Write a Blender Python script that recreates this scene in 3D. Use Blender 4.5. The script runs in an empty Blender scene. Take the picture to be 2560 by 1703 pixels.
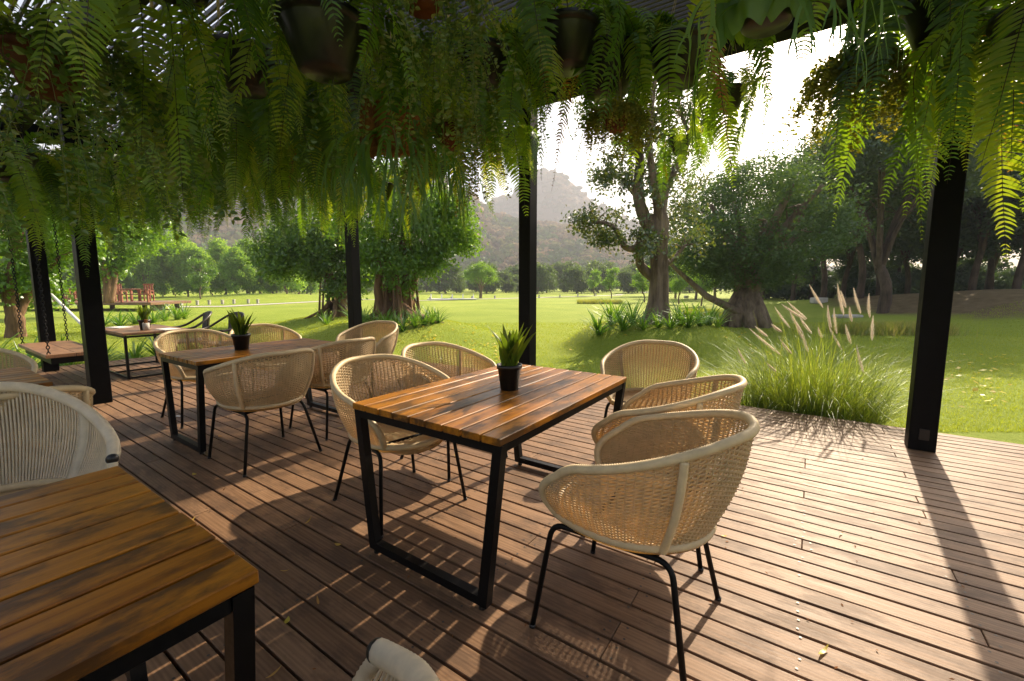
import bpy, math, random
import numpy as np
from mathutils import Matrix, Vector
R_ = random.Random(7)
NP = np.random.default_rng(11)
sc = bpy.context.scene
COL = sc.collection
D2R = math.radians

# ------------------------------------------------------------------ camera
F_PX, PX, PY, HOR = 1084.0, 1280.0, 833.5, 714.0
EYE = 1.32
_u = PY - HOR
TH = math.atan(_u / F_PX)
PHI = math.atan2(750.0, math.hypot(F_PX, _u))
FH = np.array([-math.sin(PHI), math.cos(PHI), 0.0])
RT = np.array([math.cos(PHI), math.sin(PHI), 0.0])
ZZ = np.array([0, 0, 1.0])
FW = FH * math.cos(TH) - ZZ * math.sin(TH)
UP = FH * math.sin(TH) + ZZ * math.cos(TH)
cam_d = bpy.data.cameras.new('camera')
cam = bpy.data.objects.new('camera', cam_d)
COL.objects.link(cam)
cam_d.sensor_width = 36
cam_d.lens = F_PX / 2560 * 36
cam_d.shift_y = -18 / 2560
cam_d.clip_start = 0.02
cam_d.clip_end = 3000
m = Matrix.Identity(4)
for i in range(3):
    m[i][0] = RT[i]; m[i][1] = UP[i]; m[i][2] = -FW[i]
m[2][3] = EYE
cam.matrix_world = m
sc.camera = cam

# ------------------------------------------------------------------ light
SUN_EL, SUN_AZ = D2R(34.5), D2R(3.2)      # azimuth measured from +Y towards +X
w = bpy.data.worlds.new('World'); sc.world = w; w.use_nodes = True
nt = w.node_tree; nt.nodes.clear()
sky = nt.nodes.new('ShaderNodeTexSky'); sky.sky_type = 'NISHITA'; sky.sun_disc = False
sky.sun_elevation = SUN_EL; sky.sun_rotation = SUN_AZ
sky.air_density = 1.0; sky.dust_density = 5.0; sky.ozone_density = 1.0; sky.altitude = 50
bg = nt.nodes.new('ShaderNodeBackground'); bg.inputs[1].default_value = 0.115
wo = nt.nodes.new('ShaderNodeOutputWorld')
nt.links.new(sky.outputs[0], bg.inputs[0]); nt.links.new(bg.outputs[0], wo.inputs[0])
sd = bpy.data.lights.new('sun', 'SUN'); sd.energy = 5.0; sd.angle = D2R(0.6); sd.color = (1.0, 0.82, 0.60)
sun = bpy.data.objects.new('sun', sd); COL.objects.link(sun)
tosun = Vector((math.sin(SUN_AZ) * math.cos(SUN_EL), math.cos(SUN_AZ) * math.cos(SUN_EL), math.sin(SUN_EL)))
sun.rotation_euler = tosun.to_track_quat('Z', 'Y').to_euler()
sun.location = (2, 20, 14)
vs = sc.view_settings
vs.view_transform = 'Standard'; vs.look = 'None'; vs.gamma = 1; vs.use_curve_mapping = False
vs.exposure = 1.40
cy = sc.cycles
cy.use_denoising = True
cy.max_bounces = 6; cy.diffuse_bounces = 3; cy.glossy_bounces = 2; cy.transmission_bounces = 4
cy.transparent_max_bounces = 8; cy.volume_bounces = 0
cy.caustics_reflective = False; cy.caustics_refractive = False
cy.sample_clamp_indirect = 6.0

# ------------------------------------------------------------------ placing helpers
GZ = -0.14
def P(px, py, d):
    """point seen at photo pixel (px, py), d metres ahead of the eye"""
    r = (px - PX) / F_PX * RT - (py - PY) / F_PX * UP + FW
    t = d / float(r @ FH)
    return np.array([0, 0, EYE]) + t * r
def gd(py, z=GZ):
    """how far ahead ground at height z is when seen on photo row py"""
    r = -(py - PY) / F_PX * UP + FW
    return float((z - EYE) / r[2] * (r @ FH))
def Gp(px, d):
    q = P(px, HOR, d)
    return np.array([q[0], q[1], 0.0])

MOUNDS = []   # x, y, rx, height
def ghz(x, y):
    x = np.asarray(x, float); y = np.asarray(y, float)
    z = np.full(np.broadcast(x, y).shape, GZ)
    for (mx, my, r, hh, p) in MOUNDS:
        q = np.sqrt((x - mx) ** 2 + (y - my) ** 2) / r
        z = z + hh * np.exp(-q ** p)
    rr = np.sqrt(x * x + y * y)
    z = z + 0.05 * np.sin(x * .35) * np.sin(y * .3 + 1) * np.clip((rr - 12) / 20, 0, 1)
    return z
def gz(x, y): return float(ghz(x, y))

# ------------------------------------------------------------------ mesh helpers
def mesh_np(name, V, Fc, mat=None, smooth=False):
    """V: list of xyz, Fc: list of index tuples"""
    me = bpy.data.meshes.new(name)
    if isinstance(V, np.ndarray): V = V.tolist()
    if isinstance(Fc, np.ndarray): Fc = Fc.tolist()
    me.from_pydata(V, [], Fc)
    if mat: me.materials.append(mat)
    if smooth: me.polygons.foreach_set('use_smooth', [True] * len(me.polygons))
    me.update()
    return me
def mesh_big(name, V, Q, mat=None, smooth=False, col=None):
    """fast path: V (n,3), Q (m,k) all same k"""
    V = np.ascontiguousarray(V, dtype=np.float32); Q = np.ascontiguousarray(Q, dtype=np.int32)
    me = bpy.data.meshes.new(name)
    k = Q.shape[1]
    me.vertices.add(len(V)); me.vertices.foreach_set('co', V.ravel())
    me.loops.add(Q.size); me.loops.foreach_set('vertex_index', Q.ravel())
    me.polygons.add(len(Q)); me.polygons.foreach_set('loop_start', np.arange(0, Q.size, k, dtype=np.int32))
    me.polygons.foreach_set('loop_total', np.full(len(Q), k, dtype=np.int32))
    if smooth: me.polygons.foreach_set('use_smooth', np.ones(len(Q), dtype=bool))
    if mat: me.materials.append(mat)
    me.update(calc_edges=True)
    if col is not None:
        a = me.color_attributes.new('tint', 'FLOAT_COLOR', 'POINT')
        c = np.ones((len(V), 4), np.float32); c[:, :3] = col
        a.data.foreach_set('color', c.ravel())
    return me

class MB:
    def __init__(s): s.v = []; s.f = []
    def add(s, V, Fc):
        o = len(s.v); s.v.extend([tuple(map(float, p)) for p in V]); s.f.extend([tuple(i + o for i in q) for q in Fc]); return s
    def box(s, c, size, rot=None, ch=0.0):
        hx, hy, hz = [q / 2 for q in size]
        if ch <= 0:
            V = [(x, y, z) for x in (-hx, hx) for y in (-hy, hy) for z in (-hz, hz)]
            Fc = [(0, 1, 3, 2), (4, 6, 7, 5), (0, 4, 5, 1), (2, 3, 7, 6), (0, 2, 6, 4), (1, 5, 7, 3)]
        else:   # bevelled: 24 corner verts
            V = []; idx = {}
            for sx in (-1, 1):
                for sy in (-1, 1):
                    for sz in (-1, 1):
                        for ax in range(3):
                            p = [sx * (hx - ch), sy * (hy - ch), sz * (hz - ch)]
                            p[ax] = (sx * hx, sy * hy, sz * hz)[ax]
                            idx[(sx, sy, sz, ax)] = len(V); V.append(tuple(p))
            Fc = []
            def quad(l): Fc.append(tuple(l))
            S = (-1, 1)
            for sx in S: quad([idx[(sx, a, b, 0)] for a, b in ((-1, -1), (1, -1), (1, 1), (-1, 1))][::sx])
            for sy in S: quad([idx[(a, sy, b, 1)] for a, b in ((-1, -1), (-1, 1), (1, 1), (1, -1))][::sy])
            for sz in S: quad([idx[(a, b, sz, 2)] for a, b in ((-1, -1), (1, -1), (1, 1), (-1, 1))][::sz])
            for a in S:
                for b in S:
                    quad([idx[(a, b, -1, 0)], idx[(a, b, 1, 0)], idx[(a, b, 1, 1)], idx[(a, b, -1, 1)]][::a * b])
                    quad([idx[(-1, a, b, 1)], idx[(1, a, b, 1)], idx[(1, a, b, 2)], idx[(-1, a, b, 2)]][::a * b])
                    quad([idx[(a, -1, b, 2)], idx[(a, 1, b, 2)], idx[(a, 1, b, 0)], idx[(a, -1, b, 0)]][::a * b])
                    for cc in S: Fc.append(tuple([idx[(a, b, cc, 0)], idx[(a, b, cc, 1)], idx[(a, b, cc, 2)]][::a * b * cc]))
        V = np.array(V)
        if rot is not None: V = V @ np.array(rot.to_3x3()).T
        return s.add(V + np.array(c), Fc)
    def tube(s, pts, rad, n=8, cap=True, closed=False):
        V, Fc = tube_geo(pts, rad, n, cap, closed); return s.add(V, Fc)
    def rev(s, prof, n=24, c=(0, 0, 0)):
        V = []; Fc = []
        for (r, z) in prof:
            for k in range(n):
                a = 2 * math.pi * k / n; V.append((c[0] + r * math.cos(a), c[1] + r * math.sin(a), c[2] + z))
        for i in range(len(prof) - 1):
            for k in range(n):
                k2 = (k + 1) % n
                Fc.append((i * n + k, i * n + k2, (i + 1) * n + k2, (i + 1) * n + k))
        return s.add(V, Fc)
    def mesh(s, name, mat, smooth=False): return mesh_np(name, s.v, s.f, mat, smooth)
    def obj(s, name, mat, parent=None, smooth=False): return ob(name, s.mesh(name, mat, smooth), parent)

def tube_geo(pts, rad, n=8, cap=True, closed=False):
    pts = [np.array(p, float) for p in pts]
    N = len(pts)
    if not hasattr(rad, '__len__'): rad = [rad] * N
    V = []; Fc = []
    prev = None
    for i in range(N):
        if closed: t = pts[(i + 1) % N] - pts[i - 1]
        else: t = pts[min(i + 1, N - 1)] - pts[max(i - 1, 0)]
        t = t / (np.linalg.norm(t) + 1e-9)
        if prev is None:
            a = np.array([0, 0, 1.0]) if abs(t[2]) < .9 else np.array([1.0, 0, 0])
            prev = np.cross(np.cross(t, a), t)
        b = prev - t * (prev @ t); b /= (np.linalg.norm(b) + 1e-9); prev = b
        c = np.cross(t, b)
        for k in range(n):
            an = 2 * math.pi * k / n
            V.append(pts[i] + rad[i] * (math.cos(an) * b + math.sin(an) * c))
    rng = N if closed else N - 1
    for i in range(rng):
        j = (i + 1) % N
        for k in range(n):
            k2 = (k + 1) % n
            Fc.append((i * n + k, i * n + k2, j * n + k2, j * n + k))
    if cap and not closed:
        Fc.append(tuple(range(n))[::-1]); Fc.append(tuple((N - 1) * n + k for k in range(n)))
    return V, Fc

def ob(name, me, parent=None, loc=None, rot=None, scale=None):
    o = bpy.data.objects.new(name, me); COL.objects.link(o)
    if parent is not None: o.parent = parent
    if loc is not None: o.location = tuple(map(float, loc))
    if rot is not None: o.rotation_euler = rot
    if scale is not None: o.scale = scale if hasattr(scale, '__len__') else (scale,) * 3
    return o
def thing(name, label, cat, loc=(0, 0, 0), rz=0.0, group=None):
    o = ob(name, None, None, loc, (0, 0, rz)); o.empty_display_size = .1
    return tag(o, label, cat, group)
def tag(o, label, cat, group=None):
    o['label'] = label; o['category'] = cat
    if group: o['group'] = group
    return o
def struct(o): o['kind'] = 'structure'; return o
def stuff(o): o['kind'] = 'stuff'; return o
def copy_tree(root, loc, rz, label, group=None, scale=None):
    r = root.copy(); COL.objects.link(r); r.location = tuple(map(float, loc)); r.rotation_euler = (0, 0, rz)
    if scale is not None: r.scale = scale if hasattr(scale, '__len__') else (scale,) * 3
    r['label'] = label
    if group: r['group'] = group
    for ch in list(root.children):
        c = ch.copy(); COL.objects.link(c); c.parent = r
        for g in list(ch.children):
            d = g.copy(); COL.objects.link(d); d.parent = c
    return r
ORD = ['first', 'second', 'third', 'fourth', 'fifth', 'sixth', 'seventh', 'eighth', 'ninth', 'tenth', 'eleventh', 'twelfth',
       'thirteenth', 'fourteenth', 'fifteenth', 'sixteenth', 'seventeenth', 'eighteenth', 'nineteenth', 'twentieth',
       'twenty-first', 'twenty-second', 'twenty-third', 'twenty-fourth', 'twenty-fifth', 'twenty-sixth', 'twenty-seventh', 'twenty-eighth', 'twenty-ninth', 'thirtieth']

# ------------------------------------------------------------------ materials
class NT:
    def __init__(s, name):
        s.m = bpy.data.materials.new(name); s.m.use_nodes = True; s.t = s.m.node_tree; s.t.nodes.clear()
        s.out = s.n('ShaderNodeOutputMaterial')
    def n(s, typ, **kw):
        x = s.t.nodes.new(typ)
        for k, v in kw.items(): setattr(x, k, v)
        return x
    def l(s, a, b): s.t.links.new(a, b)
    def val(s, node, i, v): node.inputs[i].default_value = v
    def noise(s, vec, scale, detail=4, rough=.55):
        x = s.n('ShaderNodeTexNoise'); x.inputs['Scale'].default_value = scale; x.inputs['Detail'].default_value = detail; x.inputs['Roughness'].default_value = rough
        if vec is not None: s.l(vec, x.inputs['Vector'])
        return x
    def ramp(s, fac, stops):
        r = s.n('ShaderNodeValToRGB'); e = r.color_ramp.elements
        while len(e) < len(stops): e.new(.5)
        for i, (p, c) in enumerate(stops): e[i].position = p; e[i].color = (*c, 1)
        s.l(fac, r.inputs[0]); return r
    def mix(s, fac, a, b, mode='MIX'):
        x = s.n('ShaderNodeMix', data_type='RGBA', blend_type=mode)
        for sock, v in ((x.inputs[0], fac), (x.inputs[6], a), (x.inputs[7], b)):
            if hasattr(v, 'is_output'): s.l(v, sock)
            elif isinstance(v, tuple): sock.default_value = (*v, 1)
            else: sock.default_value = v
        return x.outputs[2]
    def math(s, op, a, b=0.0, c=None):
        x = s.n('ShaderNodeMath', operation=op)
        for i, v in enumerate((a, b) if c is None else (a, b, c)):
            if hasattr(v, 'is_output'): s.l(v, x.inputs[i])
            else: x.inputs[i].default_value = v
        return x.outputs[0]
    def mapping(s, vec, scale=(1, 1, 1), loc=None):
        x = s.n('ShaderNodeMapping'); x.inputs['Scale'].default_value = scale
        s.l(vec, x.inputs['Vector'])
        if loc is not None: s.l(loc, x.inputs['Location'])
        return x.outputs[0]
    def bump(s, height, strength=.3, dist=.01):
        b = s.n('ShaderNodeBump'); b.inputs['Strength'].default_value = strength; b.inputs['Distance'].default_value = dist
        s.l(height, b.inputs['Height']); return b.outputs[0]
    def princ(s, col, rough=.5, spec=.5, normal=None, metal=0.0):
        p = s.n('ShaderNodeBsdfPrincipled')
        if hasattr(col, 'is_output'): s.l(col, p.inputs['Base Color'])
        else: p.inputs['Base Color'].default_value = (*col, 1)
        if hasattr(rough, 'is_output'): s.l(rough, p.inputs['Roughness'])
        else: p.inputs['Roughness'].default_value = rough
        p.inputs['Specular IOR Level'].default_value = spec
        p.inputs['Metallic'].default_value = metal
        if normal is not None: s.l(normal, p.inputs['Normal'])
        return p
    def done(s, sh): s.l(sh, s.out.inputs[0]); return s.m

def m_plain(name, c, rough=.5, spec=.5, var=.25, scale=30, metal=0.0, bump=0.0):
    t = NT(name); tc = t.n('ShaderNodeTexCoord').outputs['Object']
    nz = t.noise(tc, scale, 5)
    a = tuple(q * (1 - var) for q in c); b = tuple(min(1, q * (1 + var)) for q in c)
    r = t.ramp(nz.outputs[0], [(.3, a), (.7, b)])
    ro = t.math('MULTIPLY_ADD', nz.outputs[0], .25, rough - .12)
    nrm = t.bump(nz.outputs[0], bump, .004) if bump else None
    p = t.princ(r.outputs[0], ro, spec, nrm, metal)
    return t.done(p.outputs[0])

def m_wood(name, lo, hi, stain, rough=.45, stain_amt=.5, along='X', gscale=1.0, spec=.5, coat=0.0):
    """plank wood: per-board tone, stretched grain, blotchy stains"""
    t = NT(name); oi = t.n('ShaderNodeObjectInfo'); tc = t.n('ShaderNodeTexCoord').outputs['Object']
    off = t.n('ShaderNodeCombineXYZ'); 
    rr = t.math('MULTIPLY', oi.outputs['Random'], 37.0); r2 = t.math('MULTIPLY', oi.outputs['Random'], 91.0)
    t.l(rr, off.inputs[0]); t.l(r2, off.inputs[1]); t.l(rr, off.inputs[2])
    sc_ = (1.2, 30, 30) if along == 'X' else (30, 1.2, 30)
    g = t.noise(t.mapping(tc, tuple(q * gscale for q in sc_), off.outputs[0]), 3.0, 6, .6)
    sc2 = (1.0, 9, 9) if along == 'X' else (9, 1.0, 9)
    g2 = t.noise(t.mapping(tc, tuple(q * gscale for q in sc2), off.outputs[0]), 2.2, 3, .5)
    wv = t.n('ShaderNodeTexWave', wave_type='RINGS', rings_direction='Z' if along == 'X' else 'Z'); wv.inputs['Scale'].default_value = 1.4
    wv.inputs['Distortion'].default_value = 6; wv.inputs['Detail'].default_value = 2; wv.inputs['Detail Scale'].default_value = 1.5
    sc3 = (.35, 14, 14) if along == 'X' else (14, .35, 14)
    t.l(t.mapping(tc, sc3, off.outputs[0]), wv.inputs['Vector'])
    f = t.math('ADD', t.math('MULTIPLY', g.outputs[0], .55), t.math('MULTIPLY', g2.outputs[0], .3))
    f = t.math('ADD', f, t.math('MULTIPLY', wv.outputs[0], .16))
    f = t.math('ADD', f, t.math('MULTIPLY_ADD', oi.outputs['Random'], .22, -.11))
    base = t.ramp(f, [(.28, lo), (.5, tuple((a + b) / 2 for a, b in zip(lo, hi))), (.74, hi)])
    s1 = t.noise(t.mapping(tc, (2.2, 6, 6) if along == 'X' else (6, 2.2, 6), off.outputs[0]), 1.3, 6, .7)
    sm = t.ramp(s1.outputs[0], [(.48, (0, 0, 0)), (.60, (1, 1, 1))])
    col = t.mix(t.math('MULTIPLY', sm.outputs[0], stain_amt), base.outputs[0], stain)
    rg = t.math('ADD', t.math('MULTIPLY_ADD', g.outputs[0], .22, rough - .12), t.math('MULTIPLY', sm.outputs[0], .05))
    nrm = t.bump(t.math('ADD', g.outputs[0], t.math('MULTIPLY', wv.outputs[0], .4)), .22, .0016)
    p = t.princ(col, rg, spec, nrm)
    if coat:
        p.inputs['Coat Weight'].default_value = coat; p.inputs['Coat Roughness'].default_value = .22
    return t.done(p.outputs[0])

def m_leaf(name, cols, trans=.45, gloss=.06, island=True, rough=.4, attr=None, tcol=None, iw=.55):
    t = NT(name)
    if attr:
        a = t.n('ShaderNodeAttribute', attribute_name=attr); col = a.outputs['Color']
        ge = t.n('ShaderNodeNewGeometry')
        col = t.mix(1.0, col, t.ramp(ge.outputs['Random Per Island'], [(0, (.7, .7, .7)), (1, (1.3, 1.3, 1.3))]).outputs[0], 'MULTIPLY')
    else:
        ge = t.n('ShaderNodeNewGeometry'); oi = t.n('ShaderNodeObjectInfo')
        tc = t.n('ShaderNodeTexCoord').outputs['Object']
        nz = t.noise(tc, 2.0, 3)
        f = t.math('ADD', t.math('MULTIPLY', ge.outputs['Random Per Island'] if island else nz.outputs[0], iw), t.math('MULTIPLY', oi.outputs['Random'], 1 - iw))
        k = len(cols)
        col = t.ramp(f, [((i + .2) / (k - .6), c) for i, c in enumerate(cols)]).outputs[0]
    d = t.n('ShaderNodeBsdfDiffuse'); t.l(col, d.inputs[0])
    tr = t.n('ShaderNodeBsdfTranslucent')
    tcn = t.mix(1.0, col, tcol or (1.5, 1.35, .55), 'MULTIPLY'); t.l(tcn, tr.inputs[0])
    mx = t.n('ShaderNodeMixShader'); mx.inputs[0].default_value = trans; t.l(d.outputs[0], mx.inputs[1]); t.l(tr.outputs[0], mx.inputs[2])
    gl = t.n('ShaderNodeBsdfGlossy'); gl.inputs['Roughness'].default_value = rough; gl.inputs['Color'].default_value = (.9, .95, 1, 1)
    m2 = t.n('ShaderNodeMixShader'); m2.inputs[0].default_value = gloss; t.l(mx.outputs[0], m2.inputs[1]); t.l(gl.outputs[0], m2.inputs[2])
    return t.done(m2.outputs[0])

def m_bark(name, lo, hi, scale=9):
    t = NT(name); tc = t.n('ShaderNodeTexCoord').outputs['Object']
    g = t.noise(t.mapping(tc, (1, 1, .18)), scale, 6, .65)
    g2 = t.noise(tc, 1.6, 3)
    f = t.math('ADD', t.math('MULTIPLY', g.outputs[0], .7), t.math('MULTIPLY', g2.outputs[0], .35))
    c = t.ramp(f, [(.35, lo), (.68, hi)])
    p = t.princ(c.outputs[0], .85, .2, t.bump(g.outputs[0], .8, .05))
    return t.done(p.outputs[0])

M = {}
M['deck'] = m_wood('deck_wood', (.128, .071, .038), (.268, .162, .092), (.060, .038, .026), .56, .55, 'X', 1.0, .20)
M['table'] = m_wood('table_wood', (.190, .064, .004), (.430, .175, .014), (.030, .018, .010), .38, .76, 'Y', 1.0, .24, .08)
M['swingwood'] = m_wood('swing_wood', (.15, .075, .035), (.30, .16, .08), (.06, .04, .03), .5, .4, 'X')
M['redwood'] = m_wood('red_wood', (.22, .065, .035), (.36, .12, .065), (.12, .05, .03), .5, .3, 'X')
M['black'] = m_plain('black_steel', (.005, .005, .0055), .42, .16, .3, 60)
M['post'] = m_plain('post_steel', (.005, .005, .0055), .45, .06, .25, 12)
M['slat'] = m_plain('louvre_slat', (.055, .055, .062), .5, .4, .2, 14)
M['plastic'] = m_plain('black_plastic', (.010, .010, .010), .33, .5, .3, 40)
M['clay'] = m_plain('terracotta', (.13, .048, .025), .8, .2, .3, 20, bump=.3)
M['soil'] = m_plain('soil', (.045, .028, .016), .95, .1, .5, 60, bump=.8)
M['fibre'] = m_plain('dry_fibre', (.20, .085, .03), .9, .1, .4, 50, bump=.8)
M['concrete'] = m_plain('concrete', (.42, .40, .36), .85, .2, .15, 6, bump=.3)
M['white'] = m_plain('white_paint', (.75, .74, .70), .6, .3, .1, 12)
M['paper'] = m_plain('menu_paper', (.62, .58, .50), .7, .2, .1, 20)
M['cord'] = m_plain('hemp_cord', (.38, .29, .17), .9, .1, .3, 80)
M['steel'] = m_plain('screw_steel', (.05, .045, .04), .45, .5, .8, 300, metal=.4)
M['dirt'] = m_plain('dirt', (.12, .08, .05), .95, .1, .4, 3, bump=.6)
M['darkrattan'] = m_plain('dark_rattan', (.022, .017, .014), .42, .5, .4, 60)
def wick(name, c, tr):
    t = NT(name); tc = t.n('ShaderNodeTexCoord').outputs['Object']
    nz = t.noise(tc, 25, 4)
    col = t.ramp(nz.outputs[0], [(.3, tuple(q * .82 for q in c)), (.7, c)]).outputs[0]
    p = t.princ(col, .5, .35)
    tl = t.n('ShaderNodeBsdfTranslucent'); t.l(t.mix(1.0, col, (1.12, .94, .46), 'MULTIPLY'), tl.inputs[0])
    mx = t.n('ShaderNodeMixShader'); mx.inputs[0].default_value = tr; t.l(p.outputs[0], mx.inputs[1]); t.l(tl.outputs[0], mx.inputs[2])
    return t.done(mx.outputs[0])
M['wicker'] = wick('wicker', (.74, .59, .35), .38)
M['rim'] = wick('wicker_wrap', (.70, .56, .34), .06)
M['rope'] = wick('cream_rope', (.80, .71, .54), .22)
M['fern'] = m_leaf('fern_leaf', [(.040, .105, .010), (.085, .21, .016), (.155, .30, .022), (.24, .33, .035)], .57, .03, iw=.22, tcol=(1.95, 1.42, .42))
M['fernold'] = m_leaf('fern_leaf_old', [(.16, .16, .02), (.24, .17, .025), (.26, .10, .02), (.18, .08, .02)], .45, .03)
M['rachis'] = m_plain('fern_stem', (.05, .035, .012), .6, .3, .3, 40)
M['vine'] = m_leaf('vine_leaf', [(.05, .12, .02), (.08, .16, .025), (.14, .20, .04), (.22, .25, .08)], .45, .04)
M['dryvine'] = m_leaf('dry_vine_leaf', [(.09, .12, .02), (.14, .16, .025), (.20, .20, .03), (.26, .21, .04)], .48, .03)
M['stag'] = m_leaf('staghorn_leaf', [(.06, .16, .02), (.09, .20, .025), (.14, .25, .03)], .48, .04, False)
M['pandan'] = m_leaf('strap_leaf', [(.07, .17, .015), (.12, .26, .02), (.20, .34, .03)], .45, .05)
M['brom'] = m_leaf('bromeliad_leaf', [(.06, .12, .015), (.11, .18, .02), (.18, .24, .03)], .42, .02, True, .35)
M['figleaf'] = m_leaf('fig_leaf', [(.03, .065, .012), (.05, .095, .016), (.085, .13, .02), (.15, .15, .025)], .40, .08)
M['brightleaf'] = m_leaf('bright_leaf', [(.09, .20, .012), (.14, .28, .018), (.21, .36, .025)], .52, .05)
M['bushleaf'] = m_leaf('bush_leaf', [(.045, .095, .025), (.070, .130, .034), (.105, .165, .040)], .42, .04)
M['darkleaf'] = m_leaf('dark_leaf', [(.025, .055, .020), (.040, .080, .026), (.070, .11, .030)], .35, .05)
M['midleaf'] = m_leaf('mid_leaf', [(.05, .12, .015), (.09, .18, .02), (.15, .26, .025)], .48, .05)
M['bamboo'] = m_leaf('bamboo_leaf', [(.12, .24, .045), (.19, .35, .06), (.28, .44, .08)], .58, .02)
M['hillleaf'] = m_leaf('hill_leaf', None, .45, .0, attr='tint', tcol=(1.1, 1.05, .8))
M['blade'] = m_leaf('grass_blade', [(.10, .17, .02), (.16, .24, .035), (.25, .31, .06), (.40, .36, .14)], .50, .04)
M['lawnblade'] = m_leaf('lawn_blade', [(.17, .245, .022), (.24, .32, .032), (.32, .375, .05)], .50, .02)
M['plume'] = m_leaf('grass_plume', [(.76, .68, .60), (.84, .77, .68), (.88, .83, .75)], .60, .0, tcol=(1.0, .95, .9))
M['deadleaf'] = m_leaf('fallen_leaf', [(.42, .26, .05), (.50, .36, .08), (.40, .18, .05)], .35, .04, False)
M['deadleaf2'] = m_leaf('fallen_yellow', [(.55, .45, .05), (.50, .42, .06)], .35, .04, False)
M['bark'] = m_bark('bark_grey', (.065, .045, .032), (.25, .19, .14))
M['barkr'] = m_bark('bark_brown', (.075, .042, .024), (.27, .165, .095))
M['barkd'] = m_bark('bark_dark', (.03, .022, .017), (.12, .085, .062))

def m_ground():
    t = NT('lawn_ground'); tc = t.n('ShaderNodeTexCoord').outputs['Object']
    n1 = t.noise(tc, .25, 5); n2 = t.noise(tc, 14, 4, .7); n3 = t.noise(tc, 90, 3, .7)
    f = t.math('ADD', t.math('MULTIPLY', n1.outputs[0], .55), t.math('ADD', t.math('MULTIPLY', n2.outputs[0], .3), t.math('MULTIPLY', n3.outputs[0], .25)))
    g = t.ramp(f, [(.36, (.145, .205, .018)), (.52, (.220, .295, .030)), (.70, (.310, .355, .055))])
    dirt = t.ramp(t.noise(tc, 2.5, 6, .65).outputs[0], [(.3, (.095, .062, .036)), (.7, (.20, .135, .08))])
    # bare earth under the wood on the right
    sx = t.n('ShaderNodeSeparateXYZ'); t.l(tc, sx.inputs[0])
    wob = t.math('MULTIPLY_ADD', t.noise(tc, .22, 4).outputs[0], 9.0, -4.5)
    dx = t.math('DIVIDE', t.math('SUBTRACT', sx.outputs[0], 11.0), 11.0)
    dy = t.math('DIVIDE', t.math('SUBTRACT', t.math('ADD', sx.outputs[1], wob), 32.0), 11.0)
    rr = t.math('ADD', t.math('MULTIPLY', dx, dx), t.math('MULTIPLY', dy, dy))
    mk = t.ramp(rr, [(.75, (1, 1, 1)), (1.0, (0, 0, 0))])
    col = t.mix(t.math('MULTIPLY', mk.outputs[0], .92), g.outputs[0], dirt.outputs[0])
    p = t.princ(col, .9, .15, t.bump(t.math('ADD', n3.outputs[0], n2.outputs[0]), .9, .03))
    return t.done(p.outputs[0])
M['ground'] = m_ground()

# ================================================================== SETTING
# ground mounds: main fig mound, banyan mounds, wooded banks on the right, swells on the left
fig = Gp(1640, 9.9); ban = Gp(985, 12.6); ban2 = Gp(838, 16.5); lft = Gp(30, 10.5)
bank = Gp(2380, 21.5); bank2 = Gp(2120, 27); bank3 = Gp(2700, 17)
MOUNDS += [(fig[0], fig[1], 1.90, .60, 7.0), (ban[0], ban[1], 2.5, .42, 5.0), (ban2[0], ban2[1], 2.0, .30, 4),
           (lft[0], lft[1], 2.4, .2, 3), (bank[0], bank[1], 4.2, .75, 2.4), (bank2[0], bank2[1], 5.0, .6, 2.2), (bank3[0], bank3[1], 4.0, .9, 2.2)]
sw1 = Gp(650, 47); MOUNDS.append((sw1[0], sw1[1], 8.0, .55, 2.2))
def build_ground():
    n = 320
    s = np.linspace(-1, 1, n)
    g = np.sinh(s * 7.0) / np.sinh(7.0) * 1100
    cx, cy0 = -2.5, 9.5
    X, Y = np.meshgrid(g + cx, g + cy0, indexing='ij')
    Z = ghz(X, Y)
    V = np.stack([X, Y, Z], -1).reshape(-1, 3)
    i, j = np.meshgrid(np.arange(n - 1), np.arange(n - 1), indexing='ij')
    a = (i * n + j).ravel()
    Q = np.stack([a, a + n, a + n + 1, a + 1], 1)
    o = ob('lawn', mesh_big('lawn', V, Q, M['ground'], True)); struct(o)
    o['label'] = 'wide sunlit green lawn beyond the deck'
build_ground()

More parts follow.
